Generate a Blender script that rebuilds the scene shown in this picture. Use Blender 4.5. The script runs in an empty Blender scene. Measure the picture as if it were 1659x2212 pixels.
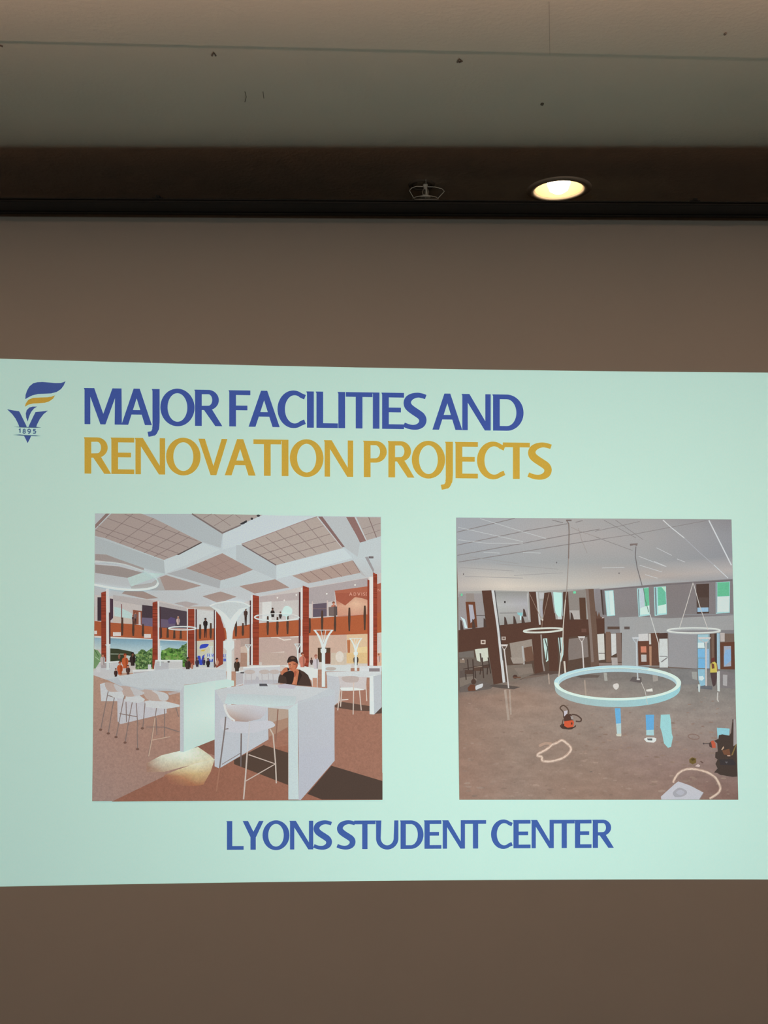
import bpy, bmesh, math, random
from mathutils import Vector
random.seed(7)
SC = bpy.context.scene
COL = SC.collection

# ------------------------------------------------------------------ camera, world, lights, exposure
EYE = 1.9                 # height of the phone above the floor
D = 2.6                   # distance from the phone to the screen cloth (plane y = 0)
S = D / 1800.0            # metres on the cloth per photograph pixel
cam_d = bpy.data.cameras.new('camera')
cam = bpy.data.objects.new('camera', cam_d); COL.objects.link(cam)
cam.location = (0, -D, EYE); cam.rotation_euler = (math.radians(90), 0, 0)
cam_d.sensor_fit = 'VERTICAL'; cam_d.sensor_height = 36.0; cam_d.sensor_width = 27.0
cam_d.lens = 36.0 * 1800 / 2212
cam_d.clip_start = 0.02
SC.camera = cam
SC.view_settings.view_transform = 'Standard'
SC.view_settings.look = 'None'
SC.view_settings.exposure = 0.0
SC.view_settings.gamma = 1.0
SC.view_settings.use_curve_mapping = False
SC.cycles.use_denoising = True
SC.cycles.max_bounces = 8
SC.cycles.diffuse_bounces = 5

world = bpy.data.worlds.new('world'); SC.world = world
world.use_nodes = True
bg = world.node_tree.nodes['Background']
bg.inputs[0].default_value = (0.9, 0.8, 0.7, 1); bg.inputs[1].default_value = 0.0

WARM = (1.0, 0.80, 0.60)
def area(name, loc, size, power, color=WARM, rot=(0, 0, 0), size_y=None):
    l = bpy.data.lights.new(name, 'AREA'); l.energy = power; l.color = color
    l.shape = 'RECTANGLE'; l.size = size; l.size_y = size_y or size
    o = bpy.data.objects.new(name, l); COL.objects.link(o)
    o.location = loc; o.rotation_euler = rot
    return o
# added fill, out of view: an area light at the back, a strip aimed upward
FILL_TINT = (1.0, 0.97, 0.84)
area('back_fill', (0, -6.6, 2.62), 5.0, 40, FILL_TINT, (math.radians(80), 0, 0), 0.35)  # unseen fill added to brighten the cloth evenly
ceiling_fill = area('ceiling_fill_strip', (0, -1.72, 2.51), 6.0, 72, (1.0, 0.62, 0.45), (math.radians(180), 0, 0), 0.06)  # unseen strip added to wash the near ceiling warm
ceiling_fill.data.spread = math.radians(142)
# the projector behind the photographer: a lamp whose beam is gated to the slide and strongest low in the middle
def slide_top(x): return 775 + .02987 * x - 7.1e-6 * x * x
def slide_bottom(x): return 1915 - .020842 * x + 6.93e-6 * x * x
SL0, SL1 = -150, 1830
def projector(loc, energy):
    l = bpy.data.lights.new('projector_lamp', 'SPOT'); l.energy = energy; l.color = (1, 1, 1)
    l.spot_size = math.radians(100); l.spot_blend = 0.1; l.shadow_soft_size = 0.0
    o = bpy.data.objects.new('projector_lamp', l); COL.objects.link(o)
    o.location = loc; o.rotation_euler = (math.radians(90), 0, 0)
    l.use_nodes = True; nt = l.node_tree
    em = next(n for n in nt.nodes if n.type == 'EMISSION'); em.inputs['Color'].default_value = (0.93, 1.0, 0.99, 1)
    tc = nt.nodes.new('ShaderNodeTexCoord'); sp_ = nt.nodes.new('ShaderNodeSeparateXYZ')
    nt.links.new(tc.outputs['Normal'], sp_.inputs[0])
    def m(op, x, y=None, z=None):
        n = nt.nodes.new('ShaderNodeMath'); n.operation = op
        for i, v in enumerate((x, y, z)):
            if v is None: continue
            if isinstance(v, (int, float)): n.inputs[i].default_value = v
            else: nt.links.new(v, n.inputs[i])
        return n.outputs[0]
    X, Y, Z = sp_.outputs
    d = -loc[1]; az = m('ABSOLUTE', Z)
    xs = m('MULTIPLY_ADD', m('DIVIDE', X, az), d / S, 829.5 + loc[0] / S)
    ys = m('MULTIPLY_ADD', m('DIVIDE', Y, az), -d / S, 1106 - (loc[2] - EYE) / S)
    x2 = m('MULTIPLY', xs, xs)
    top = m('MULTIPLY_ADD', xs, .02987, m('MULTIPLY_ADD', x2, -7.1e-6, 775))
    bot = m('MULTIPLY_ADD', xs, -.020842, m('MULTIPLY_ADD', x2, 6.93e-6, 1915))
    gate = m('MULTIPLY', m('GREATER_THAN', ys, top), m('LESS_THAN', ys, bot))
    gate = m('MULTIPLY', gate, m('MULTIPLY', m('GREATER_THAN', xs, SL0), m('LESS_THAN', xs, SL1)))
    dx = m('SUBTRACT', xs, 1190); dy = m('SUBTRACT', ys, 1640)
    r = m('SQRT', m('ADD', m('MULTIPLY', dx, dx), m('MULTIPLY', dy, dy)))
    mr = nt.nodes.new('ShaderNodeMapRange'); mr.interpolation_type = 'SMOOTHSTEP'
    mr.inputs['From Max'].default_value = 1600; mr.inputs['To Min'].default_value = 1; mr.inputs['To Max'].default_value = 0
    nt.links.new(r, mr.inputs['Value'])
    nt.links.new(m('MULTIPLY', gate, mr.outputs[0]), em.inputs['Strength'])
    return o
projector((0.25, -3.2, 0.95), 160)

# ------------------------------------------------------------------ helpers
def lin(c):
    r = []
    for v in c[:3]:
        v = v / 255.0
        r.append(v / 12.92 if v <= 0.04045 else ((v + 0.055) / 1.055) ** 2.4)
    return (r[0], r[1], r[2], 1.0)

def mat(name, col, rough=0.6, metal=0.0, emit=None, strength=0.0, noise=None, bump=None, spec=0.3):
    m = bpy.data.materials.new(name); m.use_nodes = True
    nt = m.node_tree; b = nt.nodes['Principled BSDF']
    b.inputs['Base Color'].default_value = (*col, 1)
    b.inputs['Roughness'].default_value = rough
    b.inputs['Metallic'].default_value = metal
    b.inputs['Specular IOR Level'].default_value = spec
    if emit:
        b.inputs['Emission Color'].default_value = (*emit, 1)
        b.inputs['Emission Strength'].default_value = strength
    tc = nt.nodes.new('ShaderNodeTexCoord')
    if noise:
        sc, amt = noise
        n = nt.nodes.new('ShaderNodeTexNoise'); n.inputs['Scale'].default_value = sc
        n.inputs['Detail'].default_value = 5
        nt.links.new(tc.outputs['Object'], n.inputs['Vector'])
        r = nt.nodes.new('ShaderNodeMapRange')
        r.inputs['To Min'].default_value = 1 - amt; r.inputs['To Max'].default_value = 1 + amt
        nt.links.new(n.outputs['Fac'], r.inputs['Value'])
        v = nt.nodes.new('ShaderNodeVectorMath'); v.operation = 'SCALE'
        v.inputs[0].default_value = col
        nt.links.new(r.outputs[0], v.inputs['Scale'])
        nt.links.new(v.outputs[0], b.inputs['Base Color'])
    if bump:
        sc, st, dist = bump
        n = nt.nodes.new('ShaderNodeTexNoise'); n.inputs['Scale'].default_value = sc
        n.inputs['Detail'].default_value = 4
        nt.links.new(tc.outputs['Object'], n.inputs['Vector'])
        bp = nt.nodes.new('ShaderNodeBump'); bp.inputs['Strength'].default_value = st
        bp.inputs['Distance'].default_value = dist
        nt.links.new(n.outputs['Fac'], bp.inputs['Height'])
        nt.links.new(bp.outputs['Normal'], b.inputs['Normal'])
    return m

def slide_mat(name, scale, amt, emit=0.48, stretch=(1, 1, 1), sampling='NONE', fine=None, gain=(1, 1, 1)):
    """light thrown on the cloth: its colour comes from the mesh, its grain from the woven cloth"""
    m = bpy.data.materials.new(name); m.use_nodes = True
    nt = m.node_tree; b = nt.nodes['Principled BSDF']
    b.inputs['Roughness'].default_value = 1.0; b.inputs['Specular IOR Level'].default_value = 0.0
    a = nt.nodes.new('ShaderNodeAttribute'); a.attribute_name = 'Col'
    tc = nt.nodes.new('ShaderNodeTexCoord'); mp = nt.nodes.new('ShaderNodeMapping')
    mp.inputs['Scale'].default_value = stretch
    nt.links.new(tc.outputs['Object'], mp.inputs['Vector'])
    n = nt.nodes.new('ShaderNodeTexNoise'); n.inputs['Scale'].default_value = scale; n.inputs['Detail'].default_value = 3
    nt.links.new(mp.outputs[0], n.inputs['Vector'])
    r = nt.nodes.new('ShaderNodeMapRange')
    r.inputs['From Min'].default_value = 0.25; r.inputs['From Max'].default_value = 0.75
    r.inputs['To Min'].default_value = 1 - amt; r.inputs['To Max'].default_value = 1 + amt
    nt.links.new(n.outputs['Fac'], r.inputs['Value'])
    fac = r.outputs[0]
    if fine:
        n2 = nt.nodes.new('ShaderNodeTexNoise'); n2.inputs['Scale'].default_value = fine[0]; n2.inputs['Detail'].default_value = 2
        nt.links.new(tc.outputs['Object'], n2.inputs['Vector'])
        r2 = nt.nodes.new('ShaderNodeMapRange')
        r2.inputs['From Min'].default_value = 0.25; r2.inputs['From Max'].default_value = 0.75
        r2.inputs['To Min'].default_value = 1 - fine[1]; r2.inputs['To Max'].default_value = 1 + fine[1]
        nt.links.new(n2.outputs['Fac'], r2.inputs['Value'])
        mm = nt.nodes.new('ShaderNodeMath'); mm.operation = 'MULTIPLY'
        nt.links.new(fac, mm.inputs[0]); nt.links.new(r2.outputs[0], mm.inputs[1]); fac = mm.outputs[0]
    g0 = nt.nodes.new('ShaderNodeVectorMath'); g0.operation = 'MULTIPLY'; g0.inputs[1].default_value = gain
    nt.links.new(a.outputs['Color'], g0.inputs[0])
    v = nt.nodes.new('ShaderNodeVectorMath'); v.operation = 'SCALE'
    nt.links.new(g0.outputs[0], v.inputs[0]); nt.links.new(fac, v.inputs['Scale'])
    nt.links.new(v.outputs[0], b.inputs['Base Color']); t = nt.nodes.new('ShaderNodeVectorMath'); t.operation = 'MULTIPLY'; t.inputs[1].default_value = (0.77, 1.0, 1.13)
    nt.links.new(v.outputs[0], t.inputs[0]); nt.links.new(t.outputs[0], b.inputs['Emission Color'])
    b.inputs['Emission Strength'].default_value = emit
    m.cycles.emission_sampling = sampling
    return m

def mesh_obj(name, verts, faces, m, parent=None, smooth=False):
    me = bpy.data.meshes.new(name); me.from_pydata(verts, [], faces); me.update()
    o = bpy.data.objects.new(name, me); COL.objects.link(o)
    if m: me.materials.append(m)
    if parent: o.parent = parent
    if smooth:
        for p in me.polygons: p.use_smooth = True
    return o

def bm_obj(name, bm, m, parent=None, smooth=False):
    bmesh.ops.recalc_face_normals(bm, faces=bm.faces)
    me = bpy.data.meshes.new(name); bm.to_mesh(me); bm.free()
    o = bpy.data.objects.new(name, me); COL.objects.link(o)
    me.materials.append(m)
    if parent: o.parent = parent
    if smooth:
        for p in me.polygons: p.use_smooth = True
    return o

def box(bm, x0, y0, z0, x1, y1, z1):
    vs = [bm.verts.new((x, y, z)) for x in (x0, x1) for y in (y0, y1) for z in (z0, z1)]
    for f in ((0, 1, 3, 2), (4, 6, 7, 5), (0, 4, 5, 1), (2, 3, 7, 6), (0, 2, 6, 4), (1, 5, 7, 3)):
        bm.faces.new([vs[i] for i in f])

def lathe(bm, prof, n=48, c=(0, 0, 0)):
    rings = []
    for r, z in prof:
        if r < 1e-6:
            rings.append([bm.verts.new((c[0], c[1], c[2] + z))])
        else:
            rings.append([bm.verts.new((c[0] + r * math.cos(2 * math.pi * k / n), c[1] + r * math.sin(2 * math.pi * k / n), c[2] + z)) for k in range(n)])
    for a, b in zip(rings, rings[1:]):
        for k in range(n):
            k2 = (k + 1) % n
            if len(a) == 1: bm.faces.new([a[0], b[k], b[k2]])
            elif len(b) == 1: bm.faces.new([a[k], a[k2], b[0]])
            else: bm.faces.new([a[k], a[k2], b[k2], b[k]])

def tube(bm, pts, r, n=8, closed=False):
    pts = [Vector(p) for p in pts]; N = len(pts); rings = []
    for i, p in enumerate(pts):
        if closed: t = (pts[(i + 1) % N] - pts[i - 1]).normalized()
        else: t = (pts[min(i + 1, N - 1)] - pts[max(i - 1, 0)]).normalized()
        u = t.orthogonal().normalized()
        ref = Vector((0, 1, 0)) if abs(t.y) < 0.9 else Vector((1, 0, 0))
        u = (ref - t * ref.dot(t)).normalized(); w = t.cross(u)
        rings.append([bm.verts.new(p + u * r * math.cos(2 * math.pi * k / n) + w * r * math.sin(2 * math.pi * k / n)) for k in range(n)])
    M = N if closed else N - 1
    for i in range(M):
        a, b = rings[i], rings[(i + 1) % N]
        for k in range(n):
            bm.faces.new([a[k], a[(k + 1) % n], b[(k + 1) % n], b[k]])
    if not closed:
        bm.faces.new(rings[0]); bm.faces.new(rings[-1][::-1])

def empty(name, loc, label=None, cat=None, parent=None):
    o = bpy.data.objects.new(name, None); COL.objects.link(o)
    o.location = loc; o.empty_display_size = 0.1
    if parent: o.parent = parent
    if label: o['label'] = label
    if cat: o['category'] = cat
    return o

def structure(o):
    o['kind'] = 'structure'; return o

# ------------------------------------------------------------------ materials
M_ceil = mat('ceiling_paint', (0.84, 0.77, 0.68), 0.9, noise=(3.0, 0.05), bump=(90, 0.35, 0.004), spec=0.1)
M_wall = mat('wall_paint', (0.30, 0.25, 0.20), 0.9, noise=(4.0, 0.04), bump=(120, 0.2, 0.002), spec=0.1)
M_floor = mat('carpet', (0.05, 0.042, 0.036), 0.95, noise=(60, 0.25), spec=0.05)
M_black = mat('black_case_metal', (0.006, 0.0055, 0.0055), 0.55, spec=0.25)
M_cloth = mat('screen_cloth', (0.345, 0.352, 0.338), 1.0, noise=(2.0, 0.03), bump=(700, 0.15, 0.0008), spec=0.0)
M_trim = mat('downlight_trim_metal', (0.62, 0.52, 0.44), 0.5)
M_refl = mat('downlight_reflector', (0.50, 0.40, 0.25), 0.4)
M_bulb = mat('downlight_bulb', (1, 0.9, 0.7), 0.5, emit=(1.0, 0.80, 0.52), strength=11)
M_chrome = mat('sprinkler_chrome', (0.90, 0.86, 0.80), 0.45, metal=0.1)
M_brass = mat('sprinkler_frame_metal', (0.42, 0.36, 0.30), 0.4, metal=0.4)
M_dark = mat('dark_recess', (0.20, 0.16, 0.13), 0.7)
M_mark = mat('ceiling_scuff', (0.26, 0.22, 0.19), 0.9)

# ------------------------------------------------------------------ room shell
XL, XR, YB, YF = -3.6, 3.6, -7.0, 0.80
H1 = EYE + 1.071           # ceiling over the screen
H2 = EYE + 1.045            # lower ceiling over the audience
structure(mesh_obj('floor', [(XL, YB, 0), (XR, YB, 0), (XR, YF, 0), (XL, YF, 0)], [(0, 1, 2, 3)], M_floor))
def wall(name, vs, m=None):
    return structure(mesh_obj(name, vs, [tuple(range(len(vs)))], m or M_wall))
M_stage = mat('stage_wall_paint', (0.05, 0.042, 0.036), 0.95, noise=(4.0, 0.05))
wall('wall_front', [(XL, YF, 0), (XR, YF, 0), (XR, YF, H1 + .2), (XL, YF, H1 + .2)], M_stage)
wall('wall_back', [(XL, YB, 0), (XL, YB, H1 + .2), (XR, YB, H1 + .2), (XR, YB, 0)])
wall('wall_left', [(XL, YB, 0), (XL, YF, 0), (XL, YF, H1 + .2), (XL, YB, H1 + .2)])
wall('wall_right', [(XR, YB, 0), (XR, YB, H1 + .2), (XR, YF, H1 + .2), (XR, YF, 0)])

def at_ceiling(px, py, h):
    """where a sight line meets a level ceiling h above the eye"""
    dep = h * 1800 / (1106 - py)
    return Vector(((px - 829.5) * dep / 1800, dep - D, EYE + h))

# downlight place and the hole for it
LC = at_ceiling(1207, 408.5, 1.071)
LR, LI = 0.106, 0.079
# upper ceiling with the hole
bm = bmesh.new()
pa = at_ceiling(0, 88, 1.045); pb = at_ceiling(1659, 125, 1.045)
sl = (pb.y - pa.y) / (pb.x - pa.x)
def edge_y(x): return pa.y + sl * (x - pa.x)
N = 48; q = 0.16
circ = [bm.verts.new((LC.x + LI * math.cos(2 * math.pi * k / N), LC.y + LI * math.sin(2 * math.pi * k / N), H1)) for k in range(N)]
sq = []
for k in range(N):
    c, s = math.cos(2 * math.pi * k / N), math.sin(2 * math.pi * k / N)
    f = q / max(abs(c), abs(s)); sq.append(bm.verts.new((LC.x + f * c, LC.y + f * s, H1)))
for k in range(N):
    bm.faces.new([circ[k], sq[k], sq[(k + 1) % N], circ[(k + 1) % N]])
def quad(bm, pts): bm.faces.new([bm.verts.new(p) for p in pts])
yl, yh = LC.y - q, LC.y + q; xl, xh = LC.x - q, LC.x + q
quad(bm, [(XL, edge_y(XL) - .3, H1), (XR, edge_y(XR) - .3, H1), (XR, yl, H1), (XL, yl, H1)])
quad(bm, [(XL, yh, H1), (XR, yh, H1), (XR, YF, H1), (XL, YF, H1)])
quad(bm, [(XL, yl, H1), (xl, yl, H1), (xl, yh, H1), (XL, yh, H1)])
quad(bm, [(xh, yl, H1), (XR, yl, H1), (XR, yh, H1), (xh, yh, H1)])
ceil = structure(bm_obj('ceiling', bm, M_ceil))
# lower ceiling slab, its edge running across the top of the photograph
vs = []
for z in (H2, H1 + .1):
    vs += [(XL, YB, z), (XR, YB, z), (XR, edge_y(XR), z), (XL, edge_y(XL), z)]
low = structure(mesh_obj('ceiling_lower', vs, [(0, 1, 2, 3), (4, 7, 6, 5), (2, 6, 7, 3), (0, 4, 5, 1), (1, 5, 6, 2), (0, 3, 7, 4)], M_ceil))
low.name = 'ceiling'

# small scuffs and cracks on the ceiling paint
def scuff(h, pts, w, par):
    bm = bmesh.new()
    P3 = [at_ceiling(x, y, h) - Vector((0, 0, 0.0015)) for x, y in pts]
    tube(bm, P3, w, 6)
    bm_obj('scuff_mark', bm, M_mark, par)
scuff(1.071, [(458, 119), (462, 112), (466, 119)], 0.0022, ceil)
scuff(1.071, [(988, 133), (992, 126), (998, 131), (991, 133)], 0.0022, ceil)
scuff(1.071, [(1169, 223), (1173, 224)], 0.0040, ceil)
scuff(1.071, [(529, 197), (532, 208), (529, 219)], 0.0008, ceil)
scuff(1.071, [(568, 197), (570, 211)], 0.0008, ceil)
scuff(1.045, [(1565, 73), (1568, 70)], 0.0028, low)
scuff(1.045, [(1186, 2), (1187, 60), (1188, 117)], 0.00022, low)
scuff(1.071, [(0, 97), (6, 99)], 0.002, ceil)

# ------------------------------------------------------------------ recessed downlight
dl = empty('downlight', LC, 'lit round recessed downlight glowing in the dark ceiling above the black screen case', 'ceiling light')
bm = bmesh.new()
lathe(bm, [(LI, 0.004), (LI, -0.003), (LI + .006, -0.006), (LR - .008, -0.006), (LR, -0.002), (LR, 0.001)])
bm_obj('trim_ring', bm, M_trim, dl, True)
bm = bmesh.new()
lathe(bm, [(LI - .001, 0.0), (LI - .004, 0.03), (LI - .018, 0.075), (0.035, 0.11), (0.0, 0.115)])
bm_obj('reflector', bm, M_refl, dl, True)
bm = bmesh.new()
lathe(bm, [(0.0, -0.014), (0.016, -0.012), (0.030, -0.003), (0.038, 0.018), (0.034, 0.06), (0.026, 0.08), (0.0, 0.082)])
bm_obj('bulb', bm, M_bulb, dl, True)

# ------------------------------------------------------------------ sprinkler
SPc = at_ceiling(919, 396, 1.071)
sp = empty('fire_sprinkler', SPc, 'small metal fire sprinkler with wire guard on the dark ceiling left of the lit downlight', 'sprinkler')
bm = bmesh.new()
lathe(bm, [(0.030, 0.0), (0.031, -0.004), (0.036, -0.006), (0.042, -0.004), (0.044, 0.0)], 32, (-0.012, 0.01, 0))
bm_obj('escutcheon', bm, M_dark, sp, True)
bm = bmesh.new()
lathe(bm, [(0.0, 0.0), (0.0085, 0.0), (0.0085, -0.012), (0.006, -0.014), (0.006, -0.02), (0.0, -0.02)], 16)
bm_obj('sprinkler_body', bm, M_chrome, sp, True)
bm = bmesh.new()
for sx in (-1, 1):
    tube(bm, [(sx * .006, 0, -.018), (sx * .010, 0, -.028), (sx * .007, 0, -.039), (0, 0, -.043)], 0.0022)
bm_obj('frame_arms', bm, M_brass, sp, True)
bm = bmesh.new()
tube(bm, [(0.002, 0, -.018), (0.004, -.002, -.030), (0.004, 0, -.040)], 0.0028)
bm_obj('glass_bulb', bm, M_chrome, sp, True)
bm = bmesh.new()
lathe(bm, [(0.0, -0.041), (0.015, -0.042), (0.0165, -0.046), (0.0, -0.0465)], 20)
bm_obj('deflector', bm, M_chrome, sp, True)
bm = bmesh.new()
gp = [(-.046, 0, -.016), (-.052, 0, -.024), (-.036, 0, -.052), (.038, 0, -.052), (.062, 0, -.026), (.054, 0, -.018), (.03, 0, -.012), (-.03, 0, -.010)]
tube(bm, gp, 0.0014, 6, True)
tube(bm, [(.042 * math.cos(t * math.pi / 12), .030 * math.sin(t * math.pi / 12), -.052) for t in range(24)], 0.0013, 6, True)
tube(bm, [(0, -.034, -.001), (0, -.036, -.03), (0, -.03, -.052), (0, .03, -.052), (0, .036, -.03), (0, .034, -.001)], 0.0011, 6)
bm_obj('wire_guard', bm, M_chrome, sp, True)

# ------------------------------------------------------------------ projection screen
scr = empty('projection_screen', (0, 0, 0), 'wide pull-down projection screen of pale cloth under a long black case', 'projection screen')
TILT = 9 / 1659
YC = -0.13                                   # front of the case
zt = EYE + (1106 - 430) / 1800 * (D + YC)    # its top
zb = EYE + (1106 - 464.5) / 1800 * (D + YC)  # its bottom lip
def roll(o, z):
    o.location = (0, 0, z); o.rotation_euler = (0, TILT, 0)
# hollow-looking section: a lip with two ridges in front, a flat underside running back to the cloth slot
zl = EYE + (1106 - 441) / 1800 * (D + YC) - zt      # lower edge of the front lip
zu = EYE + (1106 - 467.5) / 1800 * D - zt           # underside at the cloth
prof = [(YC, -.002), (YC - .002, -.003), (YC - .002, -.006), (YC + .002, -.007), (YC + .002, -.0095), (YC - .003, -.0105), (YC - .003, zl + .001), (YC - .002, zl),
        (-.09, zl + .001), (-.088, zl + .0035), (-.05, zl + .0035), (-.048, zl + .001), (-.004, zu), (-.004, .03), (.030, .03), (.030, .034), (.02, .040),
        (-.03, .035), (YC + .03, .004), (YC + .006, 0.0)]
def extrude(name, prof, x0, x1, m, parent):
    n = len(prof)
    vs = [(x0, y, z) for y, z in prof] + [(x1, y, z) for y, z in prof]
    fs = [(i, (i + 1) % n, n + (i + 1) % n, n + i) for i in range(n)] + [tuple(range(n))[::-1], tuple(range(n, 2 * n))]
    return mesh_obj(name, vs, fs, m, parent)
case = extrude('case', prof, -1.62, 1.66, M_black, scr); roll(case, zt)
for px_ in (342, 1500):
    bm = bmesh.new()
    xx = (px_ - 829.5) / 1800 * (D + YC + .02)
    box(bm, xx - .016, YC + .012, -.002, xx + .014, YC + .03, .0055)
    box(bm, xx - .005, YC + .010, .004, xx + .006, YC + .03, .0115)
    roll(bm_obj('mounting_clip', bm, M_black, scr), zt)
    bm = bmesh.new(); box(bm, xx - .02, .02, .0, xx + .02, YF, .03)
    roll(bm_obj('wall_bracket', bm, M_black, scr), zt)
# cloth, hung from the roller, with a weighted hem bar under the frame
nx = 24
x0, x1 = (-300 - 829.5) * S, (1960 - 829.5) * S
z1c, z0c = zt + .012, 0.16
vs = []; fs = []
for i in range(nx + 1):
    x = x0 + (x1 - x0) * i / nx
    vs += [(x, 0.0, z0c), (x, 0.0, z1c - TILT * x)]
for i in range(nx): fs.append((2 * i, 2 * i + 2, 2 * i + 3, 2 * i + 1))
mesh_obj('screen_cloth', vs, fs, M_cloth, scr)
bm = bmesh.new(); tube(bm, [(x0 - .03, 0.0, .15), (x1 + .03, 0.0, .15)], .014, 12)
bm_obj('hem_bar', bm, M_black, scr, True)

# ------------------------------------------------------------------ the projected slide
M_bgl = slide_mat('projected_ground', 240, 0.035, stretch=(1, 1, 0.55), sampling='AUTO')
M_txt = slide_mat('projected_lettering', 260, 0.05)
M_pic = slide_mat('projected_picture', 300, 0.07, gain=(0.89, 0.91, 0.92))
M_grd = slide_mat('projected_picture_floor', 16, 0.13, stretch=(1, 1, 2.6), fine=(210, 0.07), gain=(0.82, 0.86, 0.88))
M_ter = slide_mat('projected_picture_terrazzo', 150, 0.10, fine=(420, 0.08))
slide = empty('projected_slide', (0, -0.0006, 0), 'bright mint projected slide with blue and gold title and two pictures on the screen', 'projected slide')

CROP = {'': (0, 0, 1.0), 't1': (160, 800, 3.0722), 't2': (660, 800, 2.9625), 'lg': (0, 800, 9.759),
        'a': (190, 1100, 5.0273), 'b': (510, 1100, 5.0273), 'c': (190, 1410, 5.0273), 'd': (510, 1410, 5.0273),
        'e': (975, 1110, 5.1844), 'f': (1285, 1110, 5.1844), 'g': (975, 1420, 5.1844), 'h': (1285, 1420, 5.1844)}
STEP = 1.0e-5
class Pen:
    layer = 0
    buf = None
def px(c, p):
    ox, oy, s = CROP[c]; return (ox + p[0] / s, oy + p[1] / s)
def put(pts, cols):
    """a flat patch of projected light; pts in slide pixels"""
    Pen.layer += 1
    y = -STEP * Pen.layer
    V, F, C = Pen.buf
    b = len(V)
    for p in pts: V.append(((p[0] - 829.5) * S, y, EYE + (1106 - p[1]) * S))
    F.append(tuple(range(b, b + len(pts))))
    if isinstance(cols[0], (int, float)): cols = [cols] * len(pts)
    C.extend(lin(c) for c in cols)
def smooth_pts(pts, n=6, closed=True):
    out = []; N = len(pts)
    rng = range(N) if closed else range(N - 1)
    for i in rng:
        if closed: p0, p1, p2, p3 = pts[i - 1], pts[i], pts[(i + 1) % N], pts[(i + 2) % N]
        else: p0, p1, p2, p3 = pts[max(i - 1, 0)], pts[i], pts[i + 1], pts[min(i + 2, N - 1)]
        for k in range(n):
            t = k / n
            out.append(tuple(0.5 * (2 * p1[j] + (p2[j] - p0[j]) * t + (2 * p0[j] - 5 * p1[j] + 4 * p2[j] - p3[j]) * t * t + (3 * p1[j] - p0[j] - 3 * p2[j] + p3[j]) * t ** 3) for j in range(len(p1))))
    if not closed: out.append(tuple(pts[-1]))
    return out
def P(c, col, pts, sm=0):
    if sm: pts = smooth_pts(pts, sm)
    put([px(c, p) if len(p) == 2 else px(p[0], p[1:]) for p in pts], col)
def R(c, col, x0, y0, x1, y1): P(c, col, [(x0, y0), (x1, y0), (x1, y1), (x0, y1)])
def strip(pa, pb, col):
    """quads between two equally long rails, one layer"""
    Pen.layer += 1
    y = -STEP * Pen.layer
    V, F, C = Pen.buf; b = len(V); n = len(pa)
    for p, q2 in zip(pa, pb):
        for r in (p, q2): V.append(((r[0] - 829.5) * S, y, EYE + (1106 - r[1]) * S)); C.append(lin(col))
    for i in range(n - 1): F.append((b + 2 * i, b + 2 * i + 2, b + 2 * i + 3, b + 2 * i + 1))
def rails(pts, ws):
    A, B = [], []; n = len(pts)
    for i, p in enumerate(pts):
        def d(u, v):
            dx, dy = v[0] - u[0], v[1] - u[1]; l = math.hypot(dx, dy) or 1; return dx / l, dy / l
        d1 = d(pts[i - 1], p) if i else d(p, pts[1])
        d2 = d(p, pts[i + 1]) if i < n - 1 else d1
        nx_, ny_ = -(d1[1] + d2[1]), d1[0] + d2[0]
        l = math.hypot(nx_, ny_) or 1; nx_ /= l; ny_ /= l
        k = max(0.5, nx_ * -d2[1] + ny_ * d2[0]); w = ws[i] / 2 / k
        A.append((p[0] + nx_ * w, p[1] + ny_ * w)); B.append((p[0] - nx_ * w, p[1] - ny_ * w))
    return A, B
def L(c, col, w, pts, sm=0):
    pts = [px(c, p) if len(p) == 2 else px(p[0], p[1:]) for p in pts]
    if sm: pts = smooth_pts(pts, sm, False)
    s = CROP[c][2]
    A, B = rails(pts, [w / s] * len(pts)); strip(A, B, col)
def LW(c, col, pts):
    """line with a width at every point (x, y, w)"""
    s = CROP[c][2]
    q2 = [px(c, p) for p in pts]; A, B = rails(q2, [p[2] / s for p in pts]); strip(A, B, col)
def EL(c, col, cx, cy, rx, ry, w=None, rot=0.0, a0=0, a1=360, n=40):
    pts = []
    for k in range(n + 1):
        t = math.radians(a0 + (a1 - a0) * k / n)
        x, y = rx * math.cos(t), ry * math.sin(t)
        pts.append((cx + x * math.cos(rot) - y * math.sin(rot), cy + x * math.sin(rot) + y * math.cos(rot)))
    if w is None: P(c, col, pts[:-1] if a1 - a0 >= 360 else pts)
    else: L(c, col, w, pts)
def GRID(c, rows, xs_ys):
    """smooth colour field: xs_ys rows of points, rows the colours at them"""
    Pen.layer += 1
    y = -STEP * Pen.layer
    V, F, C = Pen.buf; b = len(V); nr = len(rows); nc = len(rows[0])
    for i in range(nr):
        for j in range(nc):
            p = xs_ys[i][j]; p = px(c, p) if len(p) == 2 else px(p[0], p[1:])
            V.append(((p[0] - 829.5) * S, y, EYE + (1106 - p[1]) * S)); C.append(lin(rows[i][j]))
    for i in range(nr - 1):
        for j in range(nc - 1):
            F.append((b + i * nc + j, b + (i + 1) * nc + j, b + (i + 1) * nc + j + 1, b + i * nc + j + 1))
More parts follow.
